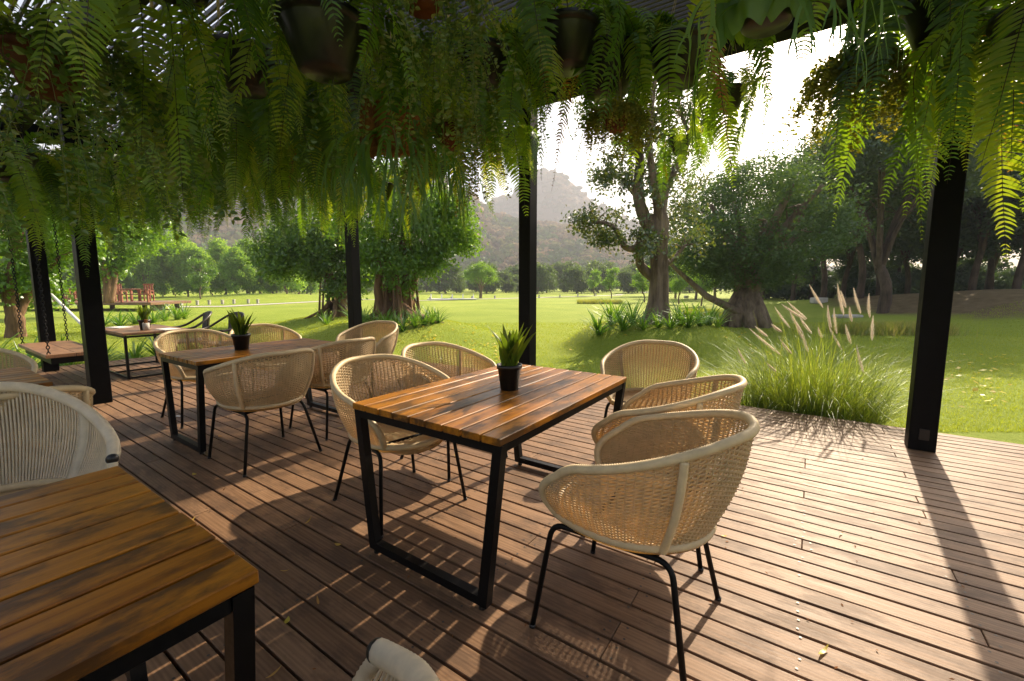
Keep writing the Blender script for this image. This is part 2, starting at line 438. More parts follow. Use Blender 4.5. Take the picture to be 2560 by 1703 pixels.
# ---- deck
DX0, DX1, DY0, DY1 = -10.12, 3.6, -1.5, 5.31
PITCH = .1075
deck = ob('deck', None, None, (0, 0, 0)); struct(deck); deck['label'] = 'weathered brown timber deck of narrow boards'
def board_mesh(L, wd=.0968, th=.028):
    return MB().box((0, 0, -th / 2), (L, wd, th), None, .0025).mesh('board', M['deck'])
_bm = {}
JOINTS = [round(DX0 + .3 + .58 * k, 3) for k in range(1, 23)]
def build_deck():
    y = DY1 - PITCH / 2; row = 0
    rr = random.Random(3)
    scr = MB()
    while y > DY0:
        cuts = [DX0]
        k = rr.randint(3, 6)
        while k < len(JOINTS) - 2:
            cuts.append(JOINTS[k]); k += rr.choice((5, 6, 6, 7))
        cuts.append(DX1)
        for a, b in zip(cuts[:-1], cuts[1:]):
            L = round(b - a - .003, 3)
            if L not in _bm: _bm[L] = board_mesh(L)
            ob('board', _bm[L], deck, ((a + b) / 2, y + rr.uniform(-.0012, .0012), rr.uniform(-.0018, .0008)), (rr.uniform(-.006, .006), 0, 0))
        for x in JOINTS:
            for dy in (-.030, .030):
                if rr.random() < .12: continue
                offs = (-.035, .035) if x in cuts else (0,)
                for o in offs:
                    c = (x + o + rr.uniform(-.008, .008), y + dy + rr.uniform(-.006, .006))
                    if not (-6.9 < c[0] < 2.6): continue
                    n = 6; z = .0022
                    V = [(c[0] + .0054 * math.cos(2 * math.pi * q / n), c[1] + .0054 * math.sin(2 * math.pi * q / n), z) for q in range(n)]
                    scr.add(V, [tuple(range(n))])
        y -= PITCH; row += 1
    stuff(scr.obj('screw_heads', M['steel'], deck))
    jb = MB()
    for x in JOINTS: jb.box((x, (DY0 + DY1) / 2, -.075), (.06, DY1 - DY0 - .05, .085))
    stuff(jb.obj('joists', M['barkd'], deck))
    MB().box(((DX0 + DX1) / 2, DY1 - .015, -.085), (DX1 - DX0, .028, .10)).obj('fascia', M['deck'], deck)
    MB().box((DX0 + .015, (DY0 + DY1) / 2 - .02, -.085), (.028, DY1 - DY0 - .05, .10)).obj('fascia', M['deck'], deck)
    MB().box(((DX0 + DX1) / 2, (DY0 + DY1) / 2, -.131), (DX1 - DX0, DY1 - DY0, .006)).obj('under_deck', M['dirt'], deck)
build_deck()

# ---- pergola
ROOF = 3.50
perg = thing('pergola', 'black steel pergola with louvred slat roof over the deck', 'pergola', (0, 0, 0))
PW = .168
for (x, y, side) in ((.807, 4.715, 1), (-3.0, 4.715, 0), (-6.60, 4.715, 0), (-6.575, 1.318, 0), (-9.69, 1.41, 0), (.807, -2.2, 0), (-6.575, -2.2, 0)):
    p = MB().box((0, 0, ROOF / 2), (PW, PW, ROOF), None, .004).obj('post', M['post'], perg)
    p.location = (x, y, 0)
    if side:
        MB().box((.005, -PW / 2 - .004, .135), (.062, .010, .088), None, .002).obj('socket_cover', M['plastic'], p)
for (cx_, cy_, lx, ly) in ((-3.05, 4.715, 15.6, .19), (-3.05, 1.30, 15.6, .19), (-3.05, -2.2, 15.6, .19),):
    MB().box((cx_, cy_, ROOF + .11), (lx, ly, .22), None, .004).obj('beam', M['post'], perg)
for x in (.807, -6.6, -9.69, 4.6):
    for (ya, yb) in ((-2.1, 1.2), (1.4, 4.61)):
        MB().box((x, (ya + yb) / 2, ROOF + .105), (.15, yb - ya, .19), None, .004).obj('beam', M['post'], perg)
sl = MB().box((0, 0, 0), (15.4, .022, .038), None, 0).mesh('slat', M['slat'])
y = 4.76; k = 0
while y > -2.3:
    ob('slat', sl, perg, (-3.05, y, ROOF + .252 + .0), (D2R(0), 0, 0)); y -= .0635; k += 1

# ================================================================== FURNITURE
def smooth(a, b, x):
    t = min(1, max(0, (x - a) / (b - a))); return t * t * (3 - 2 * t)
AMAX = D2R(126); DROP = [.150, .845]
def topc(u):
    a = u * AMAX; c = -math.cos(a); s = math.sin(a)
    x = c * (.40 if c < 0 else .345); y = s * .345
    z = DROP[1] - DROP[0] * smooth(.12, .98, abs(u))
    return np.array([x, y, z])
def botc(u):
    a = u * AMAX; c = -math.cos(a); s = math.sin(a)
    x = c * (.285 if c < 0 else .37) ; y = s * .265
    return np.array([x, y, .452])
def shell(u, v):
    a, b = botc(u), topc(u)
    p = a * (1 - v) + b * v
    bul = math.sin(math.pi * v) * .022
    d = np.array([p[0], p[1], 0]); d /= np.linalg.norm(d) + 1e-9
    p = p + d * bul
    p[0] += .035 * smooth(.8, 1.0, abs(u)) * math.sin(math.pi * min(1, v / .8))
    return p
UC, VC = .80, .30
def umax(v): return 1.0 if v <= VC else UC + (1 - UC) * math.sqrt(max(0, 1 - ((v - VC) / (1 - VC)) ** 2))
def vmax(u):
    u = abs(u); return 1.0 if u <= UC else VC + (1 - VC) * math.sqrt(max(0, 1 - ((u - UC) / (1 - UC)) ** 2))
def nrm(u, v):
    e = 1e-3
    du = shell(u + e, v) - shell(u - e, v); dv = shell(u, v + e) - shell(u, v - e)
    n = np.cross(du, dv); return n / (np.linalg.norm(n) + 1e-9)
def rim_path(n=120):
    return [shell(-UC + 2 * UC * i / n, 1.0) for i in range(n + 1)]
def corner_path(s, full=True):
    """from the arm top round the front of the arm to the base ring"""
    c = [shell(s * (UC + (1 - UC) * math.sin(t)), VC + (1 - VC) * math.cos(t)) for t in np.linspace(0, math.pi / 2, 26)]
    return c + ([shell(s, VC * (1 - i / 8)) for i in range(1, 9)] if full else [])
def resample(pts, step):
    pts = np.array(pts); d = np.r_[0, np.cumsum(np.linalg.norm(np.diff(pts, axis=0), axis=1))]
    k = max(2, int(d[-1] / step)); t = np.linspace(0, d[-1], k)
    return np.stack([np.interp(t, d, pts[:, i]) for i in range(3)], 1)
def wrapped(mb, pts, r, step=.0042, n=8, amp=.10):
    q = resample(pts, step); rad = [r * (1 + (amp if i % 2 else -amp * .6)) for i in range(len(q))]
    mb.tube(q, rad, n)

def seat_mesh():
    nx, ny = 46, 34; V = []; Fc = []
    for i in range(nx):
        for j in range(ny):
            t = i / (nx - 1); x = -.275 + t * .56
            if x <= .217: hw = .262 * math.sqrt(max(.004, 1 - (x / (.283 if x < 0 else .37)) ** 2))
            else: hw = .210 * (1 - 2 * math.asin(min(1, ((x - .217) / .072) ** 1.4286)) / math.pi)
            s = (j / (ny - 1)) * 2 - 1; y = s * hw
            z = .440 - .022 * (1 - s * s) * math.sin(math.pi * min(1, t * .95)) - .05 * smooth(.9, 1.0, t) * .6
            z += .0022 * (1 if j % 2 else -1)
            V.append((x, y, z))
    for i in range(nx - 1):
        for j in range(ny - 1):
            a = i * ny + j; Fc.append((a, a + ny, a + ny + 1, a + 1))
    o = len(V)
    V2 = [(x, y, z - .016) for x, y, z in V]
    Fc += [tuple(q + o for q in f[::-1]) for f in Fc]
    return V + V2, Fc
def legs_frame(s):
    """one bent side frame: front leg, bar under the seat, back leg"""
    y0 = .205 * s; y1 = .285 * s
    f0 = np.array([.285, y1, 0]); f1 = np.array([.225, y0 + .035 * s, .425]); b1 = np.array([-.205, y0, .405]); b0 = np.array([-.285, y1, 0])
    def corner(p0, p1, p2, r=.055, n=7):
        a = p1 + (p0 - p1) / np.linalg.norm(p0 - p1) * r; c = p1 + (p2 - p1) / np.linalg.norm(p2 - p1) * r
        return [(1 - t) ** 2 * a + 2 * t * (1 - t) * p1 + t * t * c for t in np.linspace(0, 1, n)]
    return [f0] + corner(f0, f1, b1) + corner(f1, b1, b0) + [b0]

def make_chair(label, kind='weave'):
    t = thing('wicker_chair' if kind == 'weave' else 'rope_chair', label, 'chair', (0, 0, 0), 0, 'woven armchairs at the tables' if kind == 'weave' else 'rope armchairs at the front table')
    # rim
    mb = MB()
    path = corner_path(-1)[::-1][:-1] + rim_path() + corner_path(1)[1:]
    if kind == 'weave': wrapped(mb, path, .0158)
    else: wrapped(mb, [shell(-.90 + 1.80 * i / 140, 1.0) for i in range(141)], .0215, .008, 12, .02)
    mb.obj('rim', M['rim'] if kind == 'weave' else M['rope'], t, True)
    # base ring + seat front edge
    mb = MB()
    ring = [botc(-1 + 2 * i / 90) for i in range(91)]
    e1, e0 = ring[-1], ring[0]
    front = []
    for i in range(1, 24):
        q = i / 24; p = e1 * (1 - q) + e0 * q
        p = p + np.array([.075 * math.sin(math.pi * q) ** .7, 0, -.012 * math.sin(math.pi * q)]); front.append(p)
    loop = ring + front
    q = resample(loop + [loop[0]], .0045)[:-1]
    mb.tube(q, [.0165 * (1.08 if i % 2 else .95) for i in range(len(q))], 8, False, True)
    mb.obj('base_ring', M['rim'], t, True)
    V, Fc = seat_mesh(); ob('seat', mesh_np('seat', V, Fc, M['wicker'], True), t)
    # weave
    if kind == 'weave':
        rows, ribs = 44, 62
        mb = MB()
        for r in range(rows):
            v = .035 + .935 * r / (rows - 1)
            pts = []
            for i in range(ribs * 2 + 1):
                u = umax(v) * (-1 + 2 * i / (ribs * 2))
                off = .0042 * math.cos(math.pi * (i / 2.0) + math.pi * r) * 1.0
                pts.append(shell(u, v) + nrm(u, v) * off)
            mb.tube(pts, .0034, 3, False)
        for i in range(ribs + 1):
            u = -1 + 2 * i / ribs
            u = max(-.995, min(.995, u))
            mb.tube([shell(u, vv) for vv in np.linspace(.0, vmax(u), 9)], .0038, 4, False)
        stuff(mb.obj('weave', M['wicker'], t, True))
    else:
        mb = MB(); n = 118
        for i in range(n + 1):
            u = -.89 + 1.78 * i / n
            jt = R_.uniform(-.006, .006)
            pts = [shell(u, vv) + nrm(u, vv) * .0 for vv in np.linspace(.0, .99, 6)]
            mb.tube(pts, .0042, 5, False)
        # second, crossing layer inside the arms
        for i in range(n + 1):
            u = -.88 + 1.74 * i / n
            pts = [shell(u + .03 * vv, vv) - nrm(u, vv) * .010 for vv in np.linspace(.02, .97, 6)]
            mb.tube(pts, .0030, 4, False)
        stuff(mb.obj('rope_strings', M['rope'], t, True))
        for s in (-1, 1):
            mb = MB(); wrapped(mb, [shell(s * .905, vv) for vv in np.linspace(.90, 0, 14)], .0165, .006, 8, .08); mb.obj('arm_wrap', M['rope'], t, True)
            a = shell(s * .90, 1.0); b = shell(s * .88, 1.0); d = (a - b) / np.linalg.norm(a - b)
            mb = MB(); mb.tube([a - d * .004, a + d * .005, a + d * .013, a + d * .019, a + d * .022], [.0200, .0210, .019, .013, .002], 16)
            mb.obj('end_cap', M['plastic'], t, True)
    # struts
    for u in ((-.42, .42) if kind == 'weave' else (-.5, .0, .5)):
        mb = MB(); wrapped(mb, [shell(u, vv) + nrm(u, vv) * .013 * (1 if np.dot(nrm(u, vv), shell(u, vv) * [1, 1, 0]) > 0 else -1) for vv in np.linspace(0, .97, 12)], .0135 if kind == 'weave' else .026, .005, 8, .08)
        mb.obj('strut', M['rim'] if kind == 'weave' else M['rope'], t, True)
    for s in (-1, 1):
        mb = MB(); mb.tube(legs_frame(s), .0108, 10); o = mb.obj('leg_frame', M['black'], t, True)
        for p in (legs_frame(s)[0], legs_frame(s)[-1]):
            MB().rev([(0, .0), (.0125, .0), (.0125, .012), (.0, .012)], 10, (p[0], p[1], 0)).obj('foot_cap', M['plastic'], o, True)
    mb = MB(); mb.tube([(.11, -.215, .425), (.11, .215, .425)], .009, 8); mb.tube([(-.15, -.21, .407), (-.15, .21, .407)], .009, 8)
    mb.obj('cross_bar', M['black'], t, True)
    return t

GT = None
chairs = [
 (-.530, 1.610, 180, 'woven cream armchair at the middle table, nearest the camera on the right'),
 (-.645, 2.325, 183, 'woven armchair on the right of the middle table, second from the camera'),
 (-1.000, 3.300, -86, 'woven armchair at the far end of the middle table, facing the camera'),
 (-2.020, 1.715, -10, 'woven armchair tucked in on the left of the middle table, front one'),
 (-2.190, 2.400, -8, 'woven armchair on the left of the middle table, behind another'),
 (-3.450, 1.610, 180, 'woven armchair seen from behind at the rear left table, nearest the camera'),
 (-3.640, 2.345, 181, 'woven armchair seen from behind at the rear left table, second from the camera'),
 (-5.020, 1.780, -2, 'woven armchair at the rear left table, facing the camera on its left side'),
 (-5.120, 2.480, -6, 'woven armchair at the rear left table, half hidden behind the potted plant'),
 (-4.480, 3.350, -75, 'woven armchair at the far end of the rear left table, by the black post'),
 (-3.230, .260, 180, 'woven armchair with only its arm showing, behind the front rope chair'),
 (-4.800, .270, 0, 'woven armchair at the left edge of the picture, behind the corner table'),
]
ch0 = make_chair(chairs[0][3]); ch0.location = (chairs[0][0], chairs[0][1], 0); ch0.rotation_euler = (0, 0, D2R(chairs[0][2]))
for (x, y, a, lb) in chairs[1:]:
    copy_tree(ch0, (x, y, 0), D2R(a), lb)
DROP[:] = [.262, .845]
rp0 = make_chair('cream rope armchair with black arm tip behind the front left table', 'rope')
rp0.location = (-2.45, .150, 0); rp0.scale = (1.04, 1.04, 1.05); rp0.rotation_euler = (0, 0, D2R(0))
copy_tree(rp0, (-.655, .125, 0), D2R(155), 'cream rope armchair cut by the bottom edge, only its arm tip showing')

def make_table(x0, x1, y0, y1, label, H=.75, nb=9):
    t = thing('dining_table', label, 'table', ((x0 + x1) / 2, (y0 + y1) / 2, 0), 0, 'plank tables on the deck')
    W = x1 - x0; L = y1 - y0; th = .030; bw = W / nb
    me = MB().box((0, 0, 0), (bw - .0105, L, th), None, .003).mesh('plank', M['table'])
    for i in range(nb):
        ob('plank', me, t, (-W / 2 + bw * (i + .5), R_.uniform(-.002, .002), H - th / 2), (0, 0, 0))
    zt = H - th - .0015
    # top rails
    for s in (-1, 1):
        MB().box((s * (W / 2 - .032), 0, zt - .0175), (.038, L - .10, .035), None, .002).obj('rail', M['black'], t)
    for s in (-1, 1):
        yy = s * (L / 2 - .030)
        lf = MB()
        sec = .052; dep = .040
        # trapezoid loop of flat bar
        outer = [(-W / 2 + .006, zt), (W / 2 - .006, zt), (W / 2 - .086, .022), (-W / 2 + .086, .022)]
        inner = [(-W / 2 + .052, zt - .036), (W / 2 - .052, zt - .036), (W / 2 - .129, .060), (-W / 2 + .129, .060)]
        V = []
        for d in (-dep / 2, dep / 2):
            V += [(px, yy + d, pz) for px, pz in outer] + [(px, yy + d, pz) for px, pz in inner]
        Fc = []
        for k in range(4):
            k2 = (k + 1) % 4
            Fc.append((k, k2, 4 + k2, 4 + k)); Fc.append((8 + k, 12 + k, 12 + k2, 8 + k2))
            Fc.append((k, 8 + k, 8 + k2, k2)); Fc.append((4 + k, 4 + k2, 12 + k2, 12 + k))
        lf.add(V, Fc); o = lf.obj('leg_frame', M['black'], t)
        for sx in (-1, 1):
            MB().rev([(0, 0), (.016, 0), (.016, .022), (0, .022)], 10, (sx * (W / 2 - .12), yy, 0)).obj('foot', M['plastic'], o)
    return t
make_table(-1.822, -.916, 1.262, 2.612, 'plank table in sun and shade at the centre, with a potted plant')
make_table(-4.545, -3.765, 1.300, 2.590, 'plank table behind on the left with a potted plant on it')
make_table(-1.792, -.880, -.98, .385, 'dark stained plank table filling the bottom left corner')
make_table(-4.560, -3.690, -.80, .540, 'plank table corner at the left edge behind the rope chair')

# ---- low square table, menus and dark chairs far left
t5 = thing('square_table', 'low dark wooden table with thin legs beside the left posts', 'table', (-8.555, 2.255, 0))
for i in range(2):
    MB().box((-.3635 + .727 * i, 0, .642), (.724, .79, .034), None, .003).obj('table_board', M['swingwood'], t5)
for sx in (-1, 1):
    for sy in (-1, 1):
        MB().box((sx * .70, sy * .365, .3105), (.030, .030, .621)).obj('leg', M['black'], t5)
fr = MB()
for sy in (-1, 1): fr.box((0, sy * .365, .02), (1.36, .025, .025)); fr.box((0, sy * .365, .602), (1.36, .026, .026))
for sx in (-1, 1): fr.box((sx * .70, 0, .02), (.025, .69, .025)); fr.box((sx * .70, 0, .602), (.026, .69, .026))
fr.box((0, 0, .02), (.025, .69, .025))
fr.obj('frame', M['black'], t5)
for (x, y, rz, lb) in ((-8.95, 2.1, .3, 'menu card lying on the left of the square table'), (-7.98, 2.42, .15, 'menu card lying on the right end of the square table')):
    mn = thing('menu_card', lb, 'menu', (x, y, .660), rz, 'menus on the square table')
    MB().box((0, 0, .004), (.30, .21, .008), None, .001).obj('cover', M['paper'], mn)
    MB().box((.004, .003, .010), (.285, .195, .003)).obj('page', M['white'], mn)
ct = thing('tissue_cup', 'pale metal cup beside the plant on the square table', 'cup', (-8.10, 2.20, .660))
MB().rev([(0, 0), (.040, 0), (.043, .11), (.040, .11), (.037, .012), (0, .012)], 20).obj('cup', M['concrete'], ct, True)
MB().box((0, 0, .125), (.05, .03, .07), None, .004).obj('napkins', M['fibre'], ct)

def dark_chair(label, loc, rz):
    t = thing('bistro_chair', label, 'chair', loc, rz, 'dark chairs at the square table')
    # back panel
    V = []; Fc = []; n, k = 15, 8
    for i in range(n):
        a = -.62 + 1.24 * i / (n - 1)
        for j in range(k):
            v = j / (k - 1); r = .25 + .03 * v
            V.append((-math.cos(a) * r - .03 * v + .02, math.sin(a) * r, .42 + .44 * v + .02 * math.cos(a * 2.2) * v))
    for i in range(n - 1):
        for j in range(k - 1): b = i * k + j; Fc.append((b, b + k, b + k + 1, b + 1))
    V2 = [(x + .012, y, z) for x, y, z in V]; o = len(V)
    MB().add(V + V2, Fc + [tuple(q + o for q in f[::-1]) for f in Fc]).obj('backrest', M['darkrattan'], t, True)
    path = []
    for i in range(41):
        u = -1 + 2 * i / 40; a = u * 2.05; c = -math.cos(a)
        path.append((c * (.30 if c < 0 else .42), math.sin(a) * .30, .88 - .24 * smooth(.1, .95, abs(u))))
    MB().tube(path, .018, 8).obj('arm_rail', M['darkrattan'], t, True)
    for s in (-1, 1):
        e = path[-1] if s > 0 else path[0]
        MB().tube([e, (e[0] + .05, e[1], e[2] - .05), (e[0] + .05, e[1], e[2] - .13), (.23, s * .25, .02), (.23, s * .25, 0)], .014, 8).obj('leg', M['darkrattan'], t, True)
        MB().tube([(-.20, s * .20, .44), (-.27, s * .24, 0)], .014, 8).obj('leg', M['darkrattan'], t, True)
    MB().box((.0, 0, .43), (.44, .44, .035), None, .012).obj('seat', M['darkrattan'], t)
dark_chair('dark rattan chair at the square table, left one of two', (-8.25, 2.80, 0), D2R(-98))
dark_chair('dark rattan chair at the square table, right one of two', (-7.55, 2.98, 0), D2R(-80))

# ---- hanging swing bench
sw = thing('swing_bench', 'wooden plank swing bench on black chains by the left posts', 'swing', (-8.68, 1.37, .44))
for i in range(2):
    MB().box((0, -.138 + .276 * i, 0), (1.86, .272, .045), None, .004).obj('seat_plank', M['swingwood'], sw)
MB().box((0, 0, -.068), (1.70, .44, .085), None, .004).obj('under_frame', M['black'], sw)
lk = MB()
ring = [(.014 * math.cos(a), 0, .025 * math.sin(a) + (.0)) for a in np.linspace(0, 2 * math.pi, 13)[:-1]]
lk.tube(ring, .0042, 5, False, True); link = lk.mesh('chain_link', M['black'], True)
for sx in (-1, 1):
    for sy in (-1, 1):
        cm = MB(); z = .03; kk = 0
        while z < 2.98:
            rr_ = [((x if kk % 2 else 0) , (0 if kk % 2 else x), q[2] + z) for q in ring for x in (q[0],)]
            cm.tube(rr_, .0055, 4, False, True); z += .040; kk += 1
        c = cm.obj('chain', M['black'], sw, True); c.location = (sx * .86, sy * .235, 0)

pl_ = thing('slanted_pole', 'white slanted pole behind the swing bench', 'pole', (0, 0, 0))
MB().tube([P(128, 736, 10.5), P(215, 822, 8.6)], .030, 10).obj('pole', M['white'], pl_, True)
MB().tube([P(215, 822, 8.6), P(218, 860, 8.6)], .022, 8).obj('stake', M['black'], pl_, True)
# ---- potted table plants
def strap_leaf(mb, base, yaw, L, lean, wdt, curl=.6, n=6, fold=.25):
    d = np.array([math.cos(yaw), math.sin(yaw), 0]); s = np.array([-d[1], d[0], 0])
    ang = lean; p = np.array(base, float); V = []
    for i in range(n + 1):
        t = i / n
        wv = wdt * (math.sin(math.pi * min(1, .18 + .82 * t) ** .9) ** .8 if t < 1 else 0.02)
        dirv = d * math.sin(ang) + ZZ * math.cos(ang)
        nv = np.cross(s, dirv)
        V += [p - s * wv / 2 + nv * wv * fold, p, p + s * wv / 2 + nv * wv * fold]
        p = p + dirv * L / n; ang += curl / n * (1 + t)
    Fc = []
    for i in range(n):
        a = i * 3; Fc += [(a, a + 1, a + 4, a + 3), (a + 1, a + 2, a + 5, a + 4)]
    mb.add(V, Fc)
def potted(label, loc, seed, r=.066, h=.14, n=24, L=.26):
    t = thing('potted_plant', label, 'plant', loc, 0, 'potted plants on the tables')
    MB().rev([(0, 0), (r * .74, 0), (r * .97, h - .022), (r * 1.06, h - .022), (r * 1.08, h), (r * .99, h), (r * .93, h - .02), (0, h - .02)], 28).obj('pot', M['plastic'], t, True)
    MB().rev([(0, h - .014), (r * .5, h - .012), (r * .94, h - .017)], 20).obj('soil', M['fibre'], t, True)
    rr = random.Random(seed)
    for i in range(n):
        mb = MB(); a = rr.uniform(0, 6.28); q = rr.random()
        strap_leaf(mb, (rr.uniform(-.02, .02), rr.uniform(-.02, .02), h - .018), a, L * rr.uniform(.6, 1.05), .05 + .42 * q, .044 * rr.uniform(.8, 1.2), rr.uniform(.15, .65), 7, .22)
        mb.obj('leaf', M['brom'], t, True)
    return t
potted('potted bromeliad in black pot on the centre table', (-1.345, 1.930, .75), 2)
potted('potted bromeliad in black pot on the rear left table', (-4.18, 1.80, .75), 5, .072, .14, 24, .27)
potted('potted plant in black pot on the low square table', (-8.22, 2.22, .660), 9, .075, .15, 20, .29)

# ================================================================== HANGING PLANTS
def frond_mesh(name, L, lmax, droop, rise, seed, mat, npair=60, curlx=.0):
    rr = random.Random(seed); mb = MB(); V = []; Fc = []
    N = 40; p = np.array([0., 0, 0]); ang = rise; pts = [p.copy()]; angs = [ang]
    side = 0.0
    for i in range(N):
        t = i / N
        ang = rise - (rise + D2R(86)) * smooth(0, droop, t)
        side += rr.uniform(-.05, .05) + curlx / N
        d = np.array([math.cos(ang), math.sin(side) * .25, math.sin(ang)]); d /= np.linalg.norm(d)
        p = p + d * L / N; pts.append(p.copy()); angs.append(ang)
    pts = np.array(pts)
    for k in range(npair):
        t = .07 + .92 * (k + .5) / npair
        i = min(N - 1, int(t * N)); f = t * N - i; c = pts[i] * (1 - f) + pts[i + 1] * f
        tg = pts[i + 1] - pts[i]; tg /= np.linalg.norm(tg)
        b = np.array([0, 1, 0.]); b = b - tg * (b @ tg); b /= np.linalg.norm(b)
        tw = .35 * math.sin(t * 5 + seed) + rr.uniform(-.12, .12)
        n = np.cross(tg, b); b2 = b * math.cos(tw) + n * math.sin(tw); n2 = np.cross(tg, b2)
        prof = (min(1, t / .16) ** .7) * (1 - max(0, (t - .5) / .5) ** 1.8 * .93)
        l = lmax * prof * rr.uniform(.88, 1.08)
        wd = max(.004, l * .20)
        for s in (-1, 1):
            if rr.random() < .04: continue
            dr = b2 * s * .93 + tg * (.28 + rr.uniform(-.08, .12)) + n2 * rr.uniform(-.22, .22); dr /= np.linalg.norm(dr)
            wv = np.cross(n2, dr); wv /= np.linalg.norm(wv)
            sag = tg * l * .14 + np.array([0, 0, -1]) * l * rr.uniform(0, .22)
            q0 = c; q1 = c + dr * l * .45 + n2 * l * .04; q2 = c + dr * l * .8 + sag * .5; q3 = c + dr * l + sag
            o = len(V)
            V += [q0 - wv * wd * .35, q0 + wv * wd * .35, q1 - wv * wd * .5, q1 + wv * wd * .5, q2 - wv * wd * .36, q2 + wv * wd * .36, q3]
            Fc += [(o, o + 1, o + 3, o + 2), (o + 2, o + 3, o + 5, o + 4), (o + 4, o + 5, o + 6)]
    me = mesh_np(name, V, Fc, mat)
    tv, tf = tube_geo(pts[::2], [.0022 * (1 - .7 * i / 20) for i in range(21)], 4, False)
    # stem joined as second material
    me2 = bpy.data.meshes.new(name)
    me2.from_pydata([tuple(map(float, v)) for v in V] + [tuple(map(float, v)) for v in tv], [], Fc + [tuple(q + len(V) for q in f) for f in tf])
    me2.materials.append(mat); me2.materials.append(M['rachis'])
    mi = np.zeros(len(me2.polygons), dtype=np.int32); mi[len(Fc):] = 1
    me2.polygons.foreach_set('material_index', mi); me2.update()
    bpy.data.meshes.remove(me)
    return me2
FR = []
for i, (L, lm, dr, ri) in enumerate(((.62, .072, .55, 1.0), (.80, .084, .50, .9), (.98, .092, .45, .8), (.70, .068, .42, .5), (.48, .064, .8, 1.15), (1.10, .086, .40, .7), (.86, .076, .35, .2), (.55, .062, .6, .6))):
    FR.append(frond_mesh('frond', L, lm, dr, D2R(57) * ri, 20 + i, M['fern'], int(L * 52)))
FO = [frond_mesh('frond', .55, .05, .35, .3, 50, M['fernold'], 30), frond_mesh('frond', .75, .055, .3, .1, 51, M['fernold'], 38)]
def pot_mesh(r, h, mat, name='pot'):
    return MB().rev([(0, 0), (r * .52, 0), (r * .60, .012), (r * .93, h * .78), (r * .95, h - .03), (r, h - .03), (r * 1.01, h), (r * .95, h), (r * .88, h - .03), (0, h - .03)], 32).mesh(name, mat, True)
POT = pot_mesh(.165, .20, M['plastic']); POTC = pot_mesh(.13, .16, M['clay']); POT2 = pot_mesh(.12, .15, M['plastic'])
def hanger(mb, h, top, r=.15):
    for k in range(3):
        a = k * 2.09 + .4
        mb.tube([(r * math.cos(a), r * math.sin(a), h), (0, 0, h + .42)], .0016, 4)
    mb.tube([(0, 0, h + .42), (0, 0, top)], .0022, 4)
    mb.rev([(0, top * .5 + h * .5 - .06), (.009, top * .5 + h * .5 - .06), (.009, top * .5 + h * .5 + .06), (0, top * .5 + h * .5 + .06)], 8)
def fern(label, pos, n=30, size=1.0, seed=0, pot=True, old=.06, long=0):
    short = long < 0
    """pos: middle of the pot rim"""
    rr = random.Random(seed * 7 + 3)
    pos = np.array(pos, float)
    h = .20 * size
    t = thing('hanging_fern', label, 'fern', pos - np.array([0, 0, h]), rr.uniform(0, 6.28), 'ferns hanging from the pergola')
    ob('pot', POT, t, (0, 0, 0), None, size)
    MB().rev([(0, h - .028), (.14 * size, h - .03)], 16).obj('soil', M['soil'], t)
    mb = MB(); hanger(mb, h - .01, max(h + .5, ROOF + .2 - (pos[2] - h)), .155 * size); mb.obj('hanger', M['cord'], t)
    for i in range(n):
        a = i * 2.399 + rr.uniform(-.3, .3)
        ol = rr.random() < old
        me = rr.choice(FO) if ol else FR[rr.choice((0, 4, 4, 7, 1))] if short else (FR[rr.choice((2, 5, 5, 6, 1))] if rr.random() < long else rr.choice(FR))
        s = size * rr.uniform(.8, 1.15)
        r0 = .06 * size * rr.random() + .04 * size
        ob('frond', me, t, (r0 * math.cos(a), r0 * math.sin(a), h - .02), (rr.uniform(-.25, .25), rr.uniform(-.35, .30), a), (s, s * rr.uniform(.7, 1.25), s * rr.uniform(.85, 1.15)))
    return t
def strand_mesh(name, L, seed, mat, leaf=.020, gap=.017, wig=.028):
    rr = random.Random(seed); V = []; Fc = []; p = np.array([0., 0, 0]); d = np.array([.6, 0, .55]); d = d / np.linalg.norm(d); pts = [p.copy()]
    N = int(L / .02)
    for i in range(N):
        d = d + np.array([rr.uniform(-wig, wig) * 2.4 - d[0] * .22, rr.uniform(-wig, wig) * 2.4, -.24]); d /= np.linalg.norm(d)
        p = p + d * .02; pts.append(p.copy())
        if rr.random() < .02 / gap:
            for s in (-1, 1):
                a = rr.uniform(0, 6.28); dr = np.array([math.cos(a), math.sin(a), rr.uniform(-.5, .3)]); dr /= np.linalg.norm(dr)
                up = np.array([rr.uniform(-1, 1), rr.uniform(-1, 1), rr.uniform(-1, 1)]); wv = np.cross(dr, up); wv /= np.linalg.norm(wv)
                l = leaf * rr.uniform(.7, 1.35); o = len(V); b = p + dr * l * .3
                n3 = np.cross(dr, wv) * l * .14
                V += [b, b + dr * l * .28 + wv * l * .34 + n3, b + dr * l * .68 + wv * l * .30 + n3, b + dr * l, b + dr * l * .68 - wv * l * .30 + n3, b + dr * l * .28 - wv * l * .34 + n3]
                Fc += [(o, o + 1, o + 2, o + 3), (o, o + 3, o + 4, o + 5)]
    tv, tf = tube_geo(pts[::3], .0013, 3, False); o = len(V)
    return mesh_np(name, V + [tuple(q) for q in tv], Fc + [tuple(q + o for q in f) for f in tf], mat)
VS = [strand_mesh('vine_strand', L, 70 + i, M['vine'], .024, .013) for i, L in enumerate((.35, .55, .8, 1.05))]
M['olivevine'] = m_leaf('olive_vine_leaf', [(.09, .13, .018), (.15, .18, .025), (.22, .23, .035), (.30, .27, .05)], .52, .03)
VO = [strand_mesh('vine_strand', L, 90 + i, M['olivevine'], .026, .010) for i, L in enumerate((.3, .45, .65, .95))]
VD = [strand_mesh('vine_strand', L, 80 + i, M['dryvine'], .019, .012) for i, L in enumerate((.3, .5, .7, .95))]
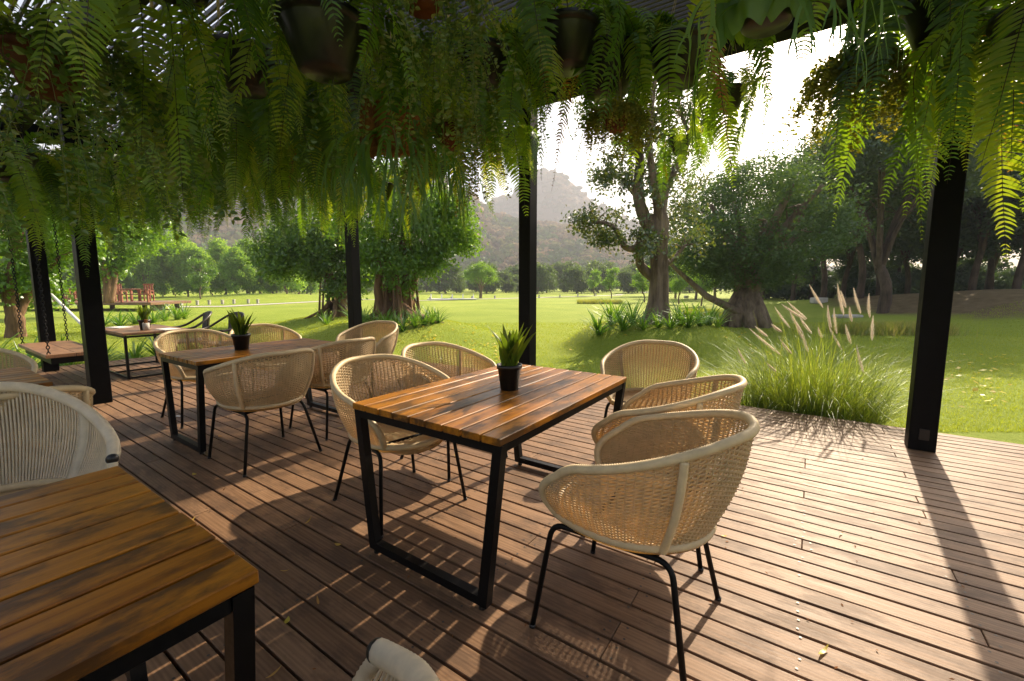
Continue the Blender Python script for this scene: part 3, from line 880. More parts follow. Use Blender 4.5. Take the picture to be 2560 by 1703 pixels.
def vine(label, pos, n=55, size=1.0, seed=0, kind=0, mxl=4, pot=POTC, name='hanging_vine'):
    rr = random.Random(seed + 500); pos = np.array(pos, float); h = .16 * size
    t = thing(name, label, 'vine', pos - np.array([0, 0, h]), rr.uniform(0, 6), 'trailing vines hanging from the pergola')
    ob('pot', pot, t, (0, 0, 0), None, size)
    mb = MB(); hanger(mb, h - .01, max(h + .5, ROOF + .2 - (pos[2] - h)), .12 * size); mb.obj('hanger', M['cord'], t)
    S = (VS, VD, VO)[kind]
    for i in range(n):
        a = i * 2.399 + rr.uniform(-.3, .3); r0 = .12 * size * math.sqrt(rr.random())
        s = size * rr.uniform(.8, 1.2)
        ob('vine_strand', S[rr.randrange(mxl)], t, (r0 * math.cos(a), r0 * math.sin(a), h - .02), (rr.uniform(-.3, .3), rr.uniform(-.5, .2), a), (s, s, s))
    return t
def antler(mb, rr, p, d, wdt, L, depth, up):
    """forked hanging ribbon"""
    n = 7; pts = []
    side = np.cross(d, up); side /= np.linalg.norm(side) + 1e-9
    V = []; q = p.copy()
    for i in range(n + 1):
        t = i / n; wv = wdt * (1 + .5 * t * t if depth > 0 else (1 - t) ** .6 + .05)
        V += [q - side * wv / 2, q + side * wv / 2]
        d = d + np.array([rr.uniform(-.12, .12), rr.uniform(-.12, .12), -.26]); d /= np.linalg.norm(d)
        side = side - d * (side @ d); side /= np.linalg.norm(side)
        if i < n: q = q + d * L / n
    mb.add(V, [(2 * i, 2 * i + 1, 2 * i + 3, 2 * i + 2) for i in range(n)])
    if depth > 0:
        for s in (-1, 1):
            d2 = d + side * s * rr.uniform(.3, .6); d2 /= np.linalg.norm(d2)
            antler(mb, rr, q + side * s * wdt * .38, d2, wdt * .72, L * rr.uniform(.6, .8), depth - 1, np.cross(side, d2))
def staghorn(label, pos, seed, n=16, size=1.0, aim=None):
    rr = random.Random(seed); pos = np.array(pos, float)
    t = thing('staghorn_fern', label, 'fern', pos, 0, 'staghorn ferns hanging from the pergola')
    ob('pot', pot_mesh(.15 * size, .20 * size, M['fibre'] if seed % 2 else M['plastic']), t)
    mb = MB(); hanger(mb, .19 * size, ROOF + .2 - pos[2], .14 * size); mb.obj('hanger', M['cord'], t)
    aim = math.atan2(-pos[1], -pos[0]) if aim is None else aim
    # shield leaves hugging the pot
    for k in range(4):
        a0 = aim + (k - 1.5) * .75; V = []; Fc = []; nn, mm = 12, 9
        for i in range(nn):
            for j in range(mm):
                u = (i / (nn - 1) - .5) * 1.05; v = j / (mm - 1)
                r = (.155 + .02 * math.sin(3 * v + k) + .012 * math.sin(u * 9 + k)) * size; ww = math.sin(math.pi * (.12 + .80 * v)) ** .6
                V.append((r * math.cos(a0 + u * ww), r * math.sin(a0 + u * ww), (-.05 + .31 * v + .02 * math.cos(u * 5)) * size))
        for i in range(nn - 1):
            for j in range(mm - 1): b = i * mm + j; Fc.append((b, b + mm, b + mm + 1, b + 1))
        mesh_o = ob('shield_leaf', mesh_np('shield_leaf', V, Fc, M['fibre'] if (seed % 2 and k != 3) else M['stag'], True), t)
    for i in range(n):
        mb = MB(); a = aim + rr.uniform(-1.8, 1.8)
        d = np.array([math.cos(a), math.sin(a), rr.uniform(-.1, .9)]); d /= np.linalg.norm(d)
        antler(mb, rr, np.array([.13 * math.cos(a), .13 * math.sin(a), .06]) * size, d, (.020 if seed % 2 else .017) * size, rr.uniform(.16, .28) * size, 2 if rr.random() < .7 else 3, np.array([rr.uniform(-.6, .6), rr.uniform(-.6, .6), 1.0]))
        mb.obj('antler_frond', M['stag'], t, True)
    for i in range(3):
        mb = MB(); a = aim + rr.uniform(-1.4, 1.4)
        antler(mb, rr, np.array([.08 * math.cos(a), .08 * math.sin(a), .2]) * size, np.array([.15 * math.cos(a), .15 * math.sin(a), 1.]), .05 * size, .14 * size, 1, np.array([math.cos(a), math.sin(a), .2]))
        mb.obj('antler_frond', M['stag'], t, True)

# px, py of pot rim in the photograph, metres ahead, fronds, size, share of long fronds, label
FERNS = [
 (808, 50, 1.80, 16, 1.00, -1, 'fern in the large black pot seen from below at the top'),
 (1520, 135, 2.85, 30, 1.25, -1, 'big arching fern in black pot hanging beside the fig tree'),
 (1285, 335, 5.30, 26, .80, .3, 'small fern in pot hanging in front of the middle post'),
 (2370, 0, 3.00, 22, 1.45, .9, 'sunlit yellow-green fern hanging over the right post'),
 (2620, 20, 2.30, 24, 1.25, .9, 'dark fern hanging at the right edge of the picture'),
 (2075, -90, 2.60, 5, 1.15, 1.0, 'fern with one lit hanging frond at the top right'),
 (430, -160, 1.75, 5, 1.00, 1.0, 'fern with two long clear fronds hanging at the left'),
 (300, -230, 1.55, 4, 1.00, 1.0, 'fern hanging at the top left above the variegated vine'),
 (60, -240, 1.50, 10, 1.00, 1.0, 'fern in the top left corner of the picture'),
 (400, 260, 2.90, 12, 1.00, 1.0, 'fern hanging behind the variegated vine at the left'),
 (610, 130, 2.40, 10, 1.00, 1.0, 'fern hanging to the left of the large black pot'),
 (560, 230, 3.10, 17, 1.05, .9, 'fern in the dark middle of the left curtain'),
 (720, 245, 3.20, 17, 1.05, .9, 'fern hanging below the large black pot'),
 (860, 190, 2.90, 14, .95, .8, 'fern hanging to the right of the large black pot'),
 (430, 350, 4.20, 19, 1.05, .9, 'fern hanging above the rear left table'),
 (640, 345, 4.30, 22, 1.10, .9, 'long fern hanging above the far lawn at the left'),
 (800, 345, 4.00, 22, 1.10, .9, 'long fern hanging just left of the slim post'),
 (290, 410, 4.70, 19, 1.00, .9, 'fern hanging right of the thick left post'),
 (130, 400, 3.80, 19, 1.05, .9, 'fern hanging in front of the thick left post'),
 (10, 380, 3.20, 19, 1.00, .9, 'fern hanging low at the left edge'),
 (520, 440, 5.60, 19, 1.00, .9, 'far fern hanging in front of the hillside'),
 (690, 450, 5.60, 21, 1.05, .9, 'far fern hanging over the bamboo hedge'),
 (830, 440, 5.90, 21, 1.05, .9, 'far fern hanging at the head of the slim post'),
 (950, 460, 5.20, 19, .95, .9, 'fern hanging behind the brown staghorn'),
 (1090, 400, 4.70, 17, .90, .8, 'fern hanging over the distant hill gap'),
 (1210, 130, 2.55, 24, .90, .5, 'fern arching over the middle beam'),
 (1180, 270, 3.70, 24, .90, .8, 'fern hanging left of the middle post'),
 (1825, 225, 3.60, 16, .75, .2, 'fern in dark pot hanging by the forked antler leaves'),
 (1700, 345, 4.60, 14, .70, .6, 'small lit fern hanging in front of the fig crown'),
 (180, 480, 5.60, 17, 1.00, .8, 'far fern hanging over the swing bench'),
 (390, 480, 6.20, 17, 1.00, .8, 'far fern hanging above the wooden terrace'),
 (1310, 150, 3.70, 24, 1.20, -1, 'arching fern hanging over the head of the middle post'),
 (1420, 70, 2.60, 20, 1.10, -1, 'arching fern hanging under the edge beam left of the fig'),
 (1700, 110, 2.75, 16, 1.15, .5, 'long-fronded fern hanging between the fig and the white sky'),
 (1000, 150, 3.40, 20, .95, .9, 'fern hanging under the louvres behind the central vine'),
]
for i, (px, py, d, n, s, lg, lb) in enumerate(FERNS):
    fern(lb, P(px, py, d), n, s, i, True, .035, lg)
vine('large variegated vine in a clay pot at the far left', P(115, 130, 1.75), 75, 1.0, 1, 0, 3)
vine('long variegated vine hanging down the centre top', P(1055, -60, 1.95), 60, .85, 2, 0, 4)
vine('brownish trailing vine in a clay pot right of the staghorn', P(1125, 320, 2.9), 70, .8, 3, 1, 3)
vine('leafy vine ball on thin wires against the white sky', P(2145, 165, 3.2), 135, .95, 4, 2, 3, POT2)
vine('dense yellowish ball vine in a clay pot under the arching fern', P(1540, 285, 2.7), 120, .62, 5, 2, 2)
vine('grey-green vine with tufts left of the staghorn', P(868, 375, 3.6), 40, .65, 6, 0, 2)
staghorn('brown-shielded staghorn fern with long drooping antlers', P(985, 385, 2.45), 31, 30, .95)
staghorn('green staghorn fern cut by the top edge at the right', P(1915, 70, 1.75), 42, 9, .95)

# ================================================================== PLANTS, TREES
def clump_mesh(name, seed, n=26, L=.42, wdt=.022, mat=None, spread=1.15):
    rr = random.Random(seed); mb = MB()
    for i in range(n):
        strap_leaf(mb, (rr.uniform(-.03, .03), rr.uniform(-.03, .03), 0), rr.uniform(0, 6.28), L * rr.uniform(.6, 1.1), .12 + spread * rr.random() ** 1.2, wdt * rr.uniform(.8, 1.3), rr.uniform(.3, 1.2), 5, .2)
    return mb.mesh(name, mat or M['pandan'])
CL = [clump_mesh('strap_leaves', 100 + i, 30, .42) for i in range(4)]
CT = [clump_mesh('strap_leaves', 110 + i, 34, .62, .028, None, .9) for i in range(3)]
def clump(label, x, y, s, grp, meshes=CL, z=None):
    o = ob('strap_leaf_plant', R_.choice(meshes), None, (x, y, (gz(x, y) if z is None else z) - .01), (0, 0, R_.uniform(0, 6.28)), s)
    return tag(o, label, 'plant', grp)
# on the fig mound (sorted left to right in the picture)
figpx = [(1500, 9.1, 1.15), (1530, 9.6, 1.25), (1560, 8.9, 1.0), (1585, 9.4, 1.2), (1612, 8.8, .9), (1650, 8.9, .8), (1680, 8.8, .9), (1705, 9.3, 1.1), (1725, 8.9, 1.2), (1755, 9.2, 1.0), (1778, 9.5, 1.1), (1800, 9.3, .9), (1545, 10.4, 1.1)]
figpx.sort()
for i, (px, d, s) in enumerate(figpx):
    q = Gp(px, d); clump(f'{ORD[i]} strap-leaf plant from the left around the fig trunk', q[0], q[1], s, 'strap-leaf plants on the fig mound', CT)
banpx = [(800, 15.2, .9), (812, 14.6, 1.0), (880, 12.3, 1.2), (905, 11.6, 1.1), (930, 11.2, 1.1), (958, 10.9, 1.2), (985, 11.2, 1.0), (1005, 10.8, 1.1), (1035, 11.2, 1.1), (1058, 11.6, 1.2), (1078, 11.8, 1.1), (1095, 12.2, .9)]
for i, (px, d, s) in enumerate(banpx):
    q = Gp(px, d); clump(f'{ORD[i]} strap-leaf plant from the left around the banyan roots', q[0], q[1], s, 'strap-leaf plants on the banyan mound', CT)
edge = [(-6.4, 5.62, .8), (-5.9, 5.55, .7), (-5.5, 5.75, .8), (-4.6, 5.55, .75), (-4.1, 5.7, .7), (-3.4, 5.6, .8), (-2.75, 5.62, .9), (-2.25, 5.55, .85), (-1.95, 5.75, .8), (-1.55, 5.6, .8), (-1.2, 5.55, .7), (-.75, 5.5, .6)]
for i, (x, y, s) in enumerate(edge):
    clump(f'{ORD[i]} small strap-leaf plant from the left along the front deck edge', x, y, s * .8, 'plants along the front deck edge')
ledge = [(-10.45, 1.75, 1.0), (-10.5, 2.15, 1.1), (-10.4, 2.6, 1.0), (-10.6, 3.05, 1.1), (-10.42, 3.5, .9), (-10.7, 3.95, 1.1), (-10.5, 4.5, 1.0), (-10.5, 1.25, 1.3), (-10.6, .75, 1.4), (-10.45, .2, 1.3), (-11.1, .9, 1.5), (-11.2, 1.8, 1.4), (-11.5, .2, 1.6)]
ledge.sort(key=lambda q: q[1])
for i, (x, y, s) in enumerate(ledge):
    clump(f'{ORD[i]} leafy plant counted along the left deck edge from the swing', x, y, s, 'plants along the left deck edge', CT)
lpx = [(250, 16), (290, 15.5), (330, 16.5), (375, 17), (405, 18), (435, 18.5), (455, 19)]
for i, (px, d) in enumerate(lpx):
    q = Gp(px, d); clump(f'{ORD[i]} leafy plant from the left in the bed before the wooden terrace', q[0], q[1], 1.5, 'plants in the bed before the terrace', CT)

# ---- leaves as single folded cards
def leaf_cloud(name, clumps, n, size, seed, mat, asp=.55, flat=.0):
    """clumps: (x,y,z,rx,ry,rz,weight); leaves gathered in twig tufts inside each"""
    g = np.random.default_rng(seed)
    C = np.array(clumps, float); wgt = C[:, 6] / C[:, 6].sum()
    per = max(6, n // 26)
    which = g.choice(len(C), per, p=wgt)
    d = g.normal(size=(per, 3)); d /= np.linalg.norm(d, axis=1)[:, None]
    r = g.random(per) ** .42
    tc = C[which, :3] + d * r[:, None] * C[which, 3:6]
    tid = g.integers(0, per, n)
    tr = (C[which, 3:6].mean(1) * .16 + size * 1.4)[tid]
    c = tc[tid] + g.normal(size=(n, 3)) * tr[:, None] * np.array([.6, .6, .5])
    ax = g.normal(size=(n, 3)); ax[:, 2] = ax[:, 2] * (1 - flat) - .35; ax /= np.linalg.norm(ax, axis=1)[:, None]
    rv = g.normal(size=(n, 3)); sd_ = np.cross(ax, rv); sd_ /= np.linalg.norm(sd_, axis=1)[:, None]
    nn_ = np.cross(ax, sd_)
    L = size * g.uniform(.7, 1.3, n)[:, None]; W = L * asp
    v0 = c; v1 = c + ax * L * .5 + sd_ * W * .5 + nn_ * W * .12; v2 = c + ax * L; v3 = c + ax * L * .5 - sd_ * W * .5 + nn_ * W * .12
    V = np.stack([v0, v1, v2, v3], 1).reshape(-1, 3)
    Q = np.arange(n * 4).reshape(-1, 4)
    return mesh_big(name, V, Q, mat)
def limb(mb, pts, r0, r1, n=9, seed=0, knob=.0):
    p = np.array(pts, float)
    # Catmull-like smoothing by resample
    t = np.linspace(0, len(p) - 1, (len(p) - 1) * 5 + 1)
    out = []
    for q in t:
        i = min(len(p) - 2, int(q)); f = q - i
        p0 = p[max(0, i - 1)]; p1 = p[i]; p2 = p[i + 1]; p3 = p[min(len(p) - 1, i + 2)]
        out.append(.5 * ((2 * p1) + (-p0 + p2) * f + (2 * p0 - 5 * p1 + 4 * p2 - p3) * f * f + (-p0 + 3 * p1 - 3 * p2 + p3) * f ** 3))
    k = len(out); rr = random.Random(seed)
    rad = [(r0 + (r1 - r0) * (i / (k - 1)) ** .8) * (1 + rr.uniform(-knob, knob)) for i in range(k)]
    mb.tube(out, rad, n, True)
    return out
def twigs(mb, rr, path, count, L, r, start=.3, up=.3):
    tips = []
    for _ in range(count):
        i = rr.randint(int(len(path) * start), len(path) - 1)
        p = np.array(path[i]); d = np.array([rr.gauss(0, 1), rr.gauss(0, 1), rr.gauss(up, .6)]); d /= np.linalg.norm(d)
        q = p + d * L * rr.uniform(.5, 1); mid = (p + q) / 2 + np.array([rr.uniform(-.1, .1), rr.uniform(-.1, .1), .06]) * L
        mb.tube([p, mid, q], [r, r * .7, r * .3], 4, False); tips.append(q)
    return tips

# ---- the fig tree in the middle distance (fluted trunk, sparse crown)
def fig_tree():
    z0 = gz(fig[0], fig[1])
    t = thing('fig_tree', 'tall fig tree with fluted grey trunk on a planted mound', 'tree', (0, 0, 0))
    d = 9.9; rr = random.Random(5)
    def q(px, py, dd=0): return P(px, py, d + dd)
    mb = MB()
    # fluted trunk made of fused stems
    base = np.array([fig[0], fig[1], z0 - .15])
    V = []; Fc = []; n = 40
    prof = [(-.15, .33), (.0, .30), (.2, .25), (.5, .205), (.9, .185), (1.3, .172), (1.7, .168), (2.0, .178), (2.25, .19), (2.45, .15)]
    top = q(1648, 560); 
    for (zz_, r) in prof:
        f = max(0, zz_) / 2.45
        cx = fig[0] + (top[0] - fig[0]) * f + .03 * math.sin(zz_ * 2); cyy = fig[1] + (top[1] - fig[1]) * f
        for k in range(n):
            a = 2 * math.pi * k / n
            fl = 1 + .16 * math.sin(3 * a + .6 * zz_) + .11 * math.sin(5 * a + 1.3) + .07 * math.sin(9 * a + zz_)
            if zz_ < .3: fl *= 1 + .35 * (.3 - zz_) * (math.sin(5 * a + .5) * .5 + .5) * 2
            V.append((cx + r * fl * math.cos(a), cyy + r * fl * math.sin(a), z0 + zz_))
    for i in range(len(prof) - 1):
        for k in range(n): k2 = (k + 1) % n; Fc.append((i * n + k, i * n + k2, (i + 1) * n + k2, (i + 1) * n + k))
    mb.add(V, Fc)
    T = []; L_ = []
    def lim(pts, r0, r1, tw=10, tl=.55): 
        pa = limb(mb, pts, r0, r1, 9, len(L_), .06); L_.append(pa); T.extend(twigs(mb, rr, pa, tw, tl, .018))
    lim([q(1640, 600), q(1610, 540), q(1595, 480), q(1600, 400), q(1585, 320), q(1575, 220), q(1560, 130)], .17, .05, 26)
    lim([q(1655, 600), q(1650, 540), q(1668, 460, .3), q(1700, 400, .5), q(1725, 340, .6), q(1760, 240, .7)], .17, .04, 24)
    lim([q(1650, 570), q(1640, 480, -.2), q(1625, 380, -.3), q(1630, 260, -.3), q(1650, 120, -.3)], .12, .03, 24)
    lim([q(1640, 700), q(1600, 660), q(1605, 600, -.3), q(1588, 622, -.3), q(1560, 615, -.2), q(1545, 580, -.1), q(1520, 560), q(1478, 555)], .12, .035, 16, .4)
    lim([q(1665, 660), q(1690, 640, .3), q(1715, 610, .5)], .08, .03, 6)
    lim([q(1605, 500), q(1580, 480, .3), q(1560, 450, .4), q(1530, 430, .5)], .06, .02, 9)
    lim([q(1600, 400), q(1560, 350, -.3), q(1530, 300, -.4), q(1490, 270, -.4)], .05, .015, 10)
    lim([q(1725, 340, .6), q(1700, 270, .8), q(1690, 180, .9)], .05, .015, 10)
    mb.obj('trunk', M['bark'], t, True)
    cl = []
    for p in T: cl.append((*p, .30, .30, .24, 1))
    for (px, py, dd, r, wg) in ((1470, 560, 0, .42, 6), (1500, 590, .1, .36, 5), (1450, 545, 0, .3, 3), (1520, 600, 0, .3, 2), (1700, 520, .4, .45, 4), (1730, 460, .6, .45, 3), (1690, 560, .3, .4, 3),
                                (1540, 430, .3, .4, 3), (1500, 450, .2, .3, 1.5), (1600, 330, 0, .7, 3), (1560, 200, 0, .8, 4), (1680, 200, .5, .9, 4), (1600, 120, 0, 1.0, 4), (1740, 300, .6, .6, 2.5), (1480, 270, -.3, .45, 2), (1620, 450, 0, .4, 2)):
        c = q(px, py, dd); cl.append((*c, r, r, r * .8, wg))
    ob('crown', leaf_cloud('crown', cl, 15000, .085, 3, M['figleaf']), t)
fig_tree()

# ---- banyans on the left with aerial roots
def banyan(label, at_, d, pxs, seed, crown, nleaf, mat, lsize=.12, roots=True):
    rr = random.Random(seed); z0 = gz(at_[0], at_[1])
    t = thing('banyan_tree', label, 'tree', (0, 0, 0))
    mb = MB(); T = []
    for (pts, r0, r1) in pxs:
        pa = limb(mb, [P(px, py, d + dd) for px, py, dd in pts], r0, r1, 8, seed, .10); T += twigs(mb, rr, pa, 8, .7, .02, .5)
    if roots:
        for k in range(16):
            a = rr.uniform(0, 6.28); r = rr.uniform(.2, .75); x = at_[0] + r * math.cos(a); yy = at_[1] + r * math.sin(a)
            zz_ = z0 + rr.uniform(.8, 2.4)
            mb.tube([(x * .6 + at_[0] * .4, yy * .6 + at_[1] * .4, zz_), (x * .85 + at_[0] * .15, yy * .85 + at_[1] * .15, z0 + .6 * (zz_ - z0)), (x, yy, z0 + .1), (x + .15 * math.cos(a), yy + .15 * math.sin(a), z0 - .1)], [.02, .03, .045, .05], 6)
        for k in range(9):
            a = rr.uniform(0, 6.28); R1 = rr.uniform(.9, 1.5)
            mb.tube([(at_[0] + .2 * math.cos(a), at_[1] + .2 * math.sin(a), z0 + .55), (at_[0] + .55 * math.cos(a), at_[1] + .55 * math.sin(a), z0 + .22), (at_[0] + R1 * math.cos(a), at_[1] + R1 * math.sin(a), z0 - .05)], [.10, .07, .03], 6)
    mb.obj('trunk', M['barkr'], t, True)
    cl = [(*P(px, py, d + dd), r, r, r * .75, wg) for px, py, dd, r, wg in crown] + [(*p, .35, .35, .3, .6) for p in T]
    ob('crown', leaf_cloud('crown', cl, nleaf, lsize, seed, mat), t)
banyan('banyan with rope-like aerial roots and bright green crown', ban, 12.6, [
    ([(985, 805, 0), (975, 740, 0), (965, 670, 0), (955, 600, 0), (940, 520, 0)], .26, .08),
    ([(1000, 805, .1), (1010, 730, .1), (1000, 660, .2), (1010, 590, .2), (1000, 500, .2)], .22, .07),
    ([(960, 800, -.2), (945, 730, -.3), (948, 660, -.3), (930, 590, -.2)], .16, .05),
    ([(1015, 790, .2), (1030, 720, .3), (1045, 680, .4), (1080, 625, .5), (1110, 580, .6)], .15, .05),
    ([(1000, 800, -.3), (995, 720, -.4), (985, 650, -.3)], .13, .05)], 61,
    [(1120, 560, .3, .85, 6), (1080, 600, .2, .8, 5), (1150, 600, .4, .6, 4), (1060, 530, 0, .8, 4), (1130, 520, .4, .65, 4), (1000, 470, 0, 1.1, 4), (920, 500, 0, 1.0, 4), (1070, 650, .3, .45, 2), (1040, 440, .2, 1.0, 3), (870, 560, -.2, .7, 2)], 26000, M['brightleaf'], .105)
banyan('smaller banyan with leaning trunk behind the slim post', ban2, 16.5, [
    ([(850, 790, 0), (862, 740, 0), (868, 690, 0), (880, 620, 0)], .34, .12),
    ([(852, 760, 0), (838, 700, 0), (800, 670, 0), (760, 640, 0)], .18, .06),
    ([(862, 740, .2), (880, 690, .3), (905, 650, .4)], .15, .05)], 62,
    [(760, 640, 0, 1.1, 5), (700, 660, 0, .8, 3), (820, 620, 0, 1.1, 5), (870, 590, 0, 1.2, 5), (740, 590, 0, 1.2, 4), (800, 540, 0, 1.4, 4), (680, 620, 0, .7, 2)], 20000, M['midleaf'], .14)
banyan('gnarled tree with pale branches at the far left', lft, 10.5, [
    ([(40, 880, 0), (38, 800, 0), (25, 740, 0), (35, 660, 0), (50, 560, 0)], .22, .07),
    ([(38, 800, 0), (70, 740, .2), (110, 690, .3), (150, 640, .3)], .12, .03),
    ([(30, 760, 0), (-20, 700, 0), (-60, 640, 0)], .12, .04)], 63,
    [(40, 480, 0, 1.2, 4), (130, 560, .3, 1.0, 3), (-60, 560, 0, 1.2, 3), (180, 480, .5, 1.1, 3), (90, 620, .4, .5, 1)], 14000, M['brightleaf'], .11, False)
lt2 = Gp(268, 21)
banyan('forked pale trunk tree in front of the wooden terrace', lt2, 21, [
    ([(272, 757, 0), (268, 700, 0), (262, 640, 0), (255, 560, 0)], .22, .10),
    ([(275, 757, 0), (285, 700, .2), (290, 640, .3), (300, 560, .4)], .18, .08)], 64,
    [(240, 540, 0, 2.2, 4), (330, 560, 0, 1.8, 3), (300, 480, 0, 2.3, 4), (160, 560, 0, 2.0, 3), (370, 600, .5, 1.0, 2)], 14000, M['brightleaf'], .17, False)

# ---- generic tree kinds (each a trunk and a crown), copied for the far plantings
def kind_tree(name, label, cat, seed, H, W, trunk_h, r0, nleaf, lsize, mat, bark, nl=6, shape='round', vase=.5, clumps=26):
    rr = random.Random(seed); t = thing(name, label, cat)
    mb = MB(); T = []
    tr = [(0, 0, -.3), (rr.uniform(-.1, .1), rr.uniform(-.1, .1), trunk_h * .5), (rr.uniform(-.2, .2), rr.uniform(-.2, .2), trunk_h)]
    limb(mb, tr, r0, r0 * .75, 8, seed, .08)
    for k in range(nl):
        a = k * 2.4 + rr.uniform(-.4, .4); ro = W * rr.uniform(.45, .85) * vase * 1.3; zt = trunk_h + (H - trunk_h) * rr.uniform(.45, .85)
        top = np.array(tr[-1])
        pa = limb(mb, [top - [0, 0, .3], top + [ro * .3 * math.cos(a), ro * .3 * math.sin(a), (zt - trunk_h) * .45], (ro * math.cos(a), ro * math.sin(a), zt)], r0 * .55, r0 * .12, 6, seed + k, .05)
        T += twigs(mb, rr, pa, 4, W * .3, r0 * .1, .5)
    mb.obj('trunk', bark, t, True)
    cl = []
    zc = (H + trunk_h) / 2; hz = (H - trunk_h) / 2 * 1.02
    for k in range(clumps):
        a = rr.uniform(0, 6.28); u = rr.uniform(-1, 1); 
        if shape == 'umbrella': u = rr.uniform(-.2, 1)
        rad = math.sqrt(max(0, 1 - u * u)) * rr.uniform(.45, 1.06) ; 
        if shape == 'cone': rad *= (1 - .5 * (u + 1) / 2)
        c = W * rr.uniform(.13, .32)
        cl.append((rad * (W - c * .7) * math.cos(a), rad * (W - c * .7) * math.sin(a), zc + u * hz * rr.uniform(.7, .98), c, c, c * .8, c ** 1.7))
    ob('crown', leaf_cloud('crown', cl, nleaf, lsize, seed, mat), t)
    return t
def plant_row(proto, spots, labelf, group, first=True, s0=1.0):
    for i, (px, d, s) in enumerate(spots):
        q = Gp(px, d); z = gz(q[0], q[1]); rz = R_.uniform(0, 6.28); lb = labelf(i)
        if i == 0 and first:
            proto.location = (q[0], q[1], z); proto.rotation_euler = (0, 0, rz); proto.scale = (s, s, s); proto['label'] = lb; proto['group'] = group
        else: copy_tree(proto, (q[0], q[1], z), rz, lb, group, s)

# bushy multi-stem tree right of the fig
bq = Gp(1866, 15.6)
bt = kind_tree('bushy_tree', 'broad bushy tree with thick gnarled trunk right of the fig', 'tree', 21, 5.2, 2.75, 1.15, .46, 52000, .085, M['bushleaf'], M['bark'], 11, 'round', .62, 110)
bt.location = (bq[0], bq[1], gz(bq[0], bq[1])); bt.scale = (1.22, 1.22, 1.08)
bx_ = MB(); rr = random.Random(8)
for k in range(9):
    a = k * .7 + .2; bx_.tube([(.15 * math.cos(a), .15 * math.sin(a), 1.3), (.35 * math.cos(a), .35 * math.sin(a), .6), (.62 * math.cos(a), .62 * math.sin(a), -.05)], [.12, .2, .16], 7)
bx_.tube([(.2, -.3, .3), (-.9, -.9, 1.0), (-1.7, -1.3, 1.9), (-2.1, -1.6, 2.4)], [.15, .10, .06, .03], 7)
bx_.obj('root_flare', M['bark'], bt, True)
# dark spreading tree with vase limbs
dt = kind_tree('spreading_tree', 'dark spreading tree with vase-shaped limbs behind the plumes', 'tree', 22, 9.5, 4.6, 2.1, .25, 42000, .13, M['darkleaf'], M['barkd'], 9, 'umbrella', .62, 80)
dq = Gp(2210, 19.5); dt.location = (dq[0], dq[1], gz(dq[0], dq[1]))
# wood on the right
wt = kind_tree('woodland_tree', '', 'tree', 23, 10.5, 3.9, 3.0, .2, 17000, .22, M['darkleaf'], M['barkd'], 7, 'round', .5, 36)
wspots = [(1985, 33, .85), (2060, 27, .9), (2110, 34, 1.0), (2150, 24, 1.0), (2200, 31, 1.05), (2265, 35, 1.1), (2330, 25, 1.0), (2370, 31, 1.1), (2430, 24, 1.0), (2480, 29, 1.1), (2540, 23, 1.05), (2600, 27, 1.1), (2660, 22, 1.1), (2750, 24, 1.1),
          (1905, 40, .8), (2030, 42, 1.0), (2140, 44, 1.1), (2250, 45, 1.1), (2360, 42, 1.15), (2470, 40, 1.2), (2580, 38, 1.2), (2700, 33, 1.2), (2860, 27, 1.2)]
wspots.sort()
plant_row(wt, wspots, lambda i: f'{ORD[i]} tree from the left in the dark wood at the right', 'trees of the wood on the right')
us = kind_tree('understory_shrub', '', 'shrub', 29, 3.4, 2.6, .3, .08, 9000, .24, M['darkleaf'], M['barkd'], 6, 'round', .6, 26)
uspots = [(1900 + 48 * k, 47 + 4 * math.sin(k * 2.2), 1.0 + .2 * math.sin(k * 1.3)) for k in range(22)]
plant_row(us, uspots, lambda i: f'{ORD[i]} dark shrub from the left under the wood at the right', 'shrubs under the wood')
# small lawn trees at right middle
yt = kind_tree('young_tree', '', 'tree', 24, 3.6, 1.25, 1.1, .07, 5500, .12, M['brightleaf'], M['bark'], 5, 'round', .5, 18)
yspots = [(1487, 58, 1.0), (1530, 50, 1.0), (1612, 38, .9), (1755, 30, .9), (1700, 34, .9), (500, 40, 1.05)]
yspots.sort()
plant_row(yt, yspots, lambda i: f'{ORD[i]} young tree from the left standing on the lawn', 'young trees on the lawn')
# round clipped tree far on the lawn
rt = kind_tree('round_tree', 'small round-topped tree alone on the far lawn', 'tree', 25, 4.35, 2.35, 1.0, .22, 16000, .13, M['brightleaf'], M['bark'], 7, 'umbrella', .8, 44)
rq = Gp(1201, 50); rt.location = (rq[0], rq[1], gz(rq[0], rq[1])); rt.scale = (.9, .9, .88)
# taller trees right of the fig trunk (mid)
mt = kind_tree('field_tree', '', 'tree', 26, 7.5, 2.4, 1.6, .16, 12000, .18, M['bushleaf'], M['bark'], 6, 'round', .5, 30)
mspots = [(1640, 60, 1.1), (1690, 50, .95), (1740, 45, .9), (1790, 52, 1.1), (1850, 48, 1.1), (1920, 52, 1.15)]
plant_row(mt, mspots, lambda i: f'{ORD[i]} field tree from the left behind the fig trunk', 'trees behind the fig')
# bamboo hedge on the left
bb = kind_tree('bamboo_clump', '', 'bamboo', 27, 6.6, 2.7, .5, .10, 15000, .23, M['bamboo'], M['bark'], 9, 'cone', .5, 40)
bspots = [(-60 + 31 * k, 54 + 5 * math.sin(k * 1.7), .98 + .17 * math.sin(k * 2.3)) for k in range(28)]
plant_row(bb, bspots, lambda i: f'{ORD[i]} bamboo clump from the left in the hedge beyond the lawn', 'bamboo hedge on the left')
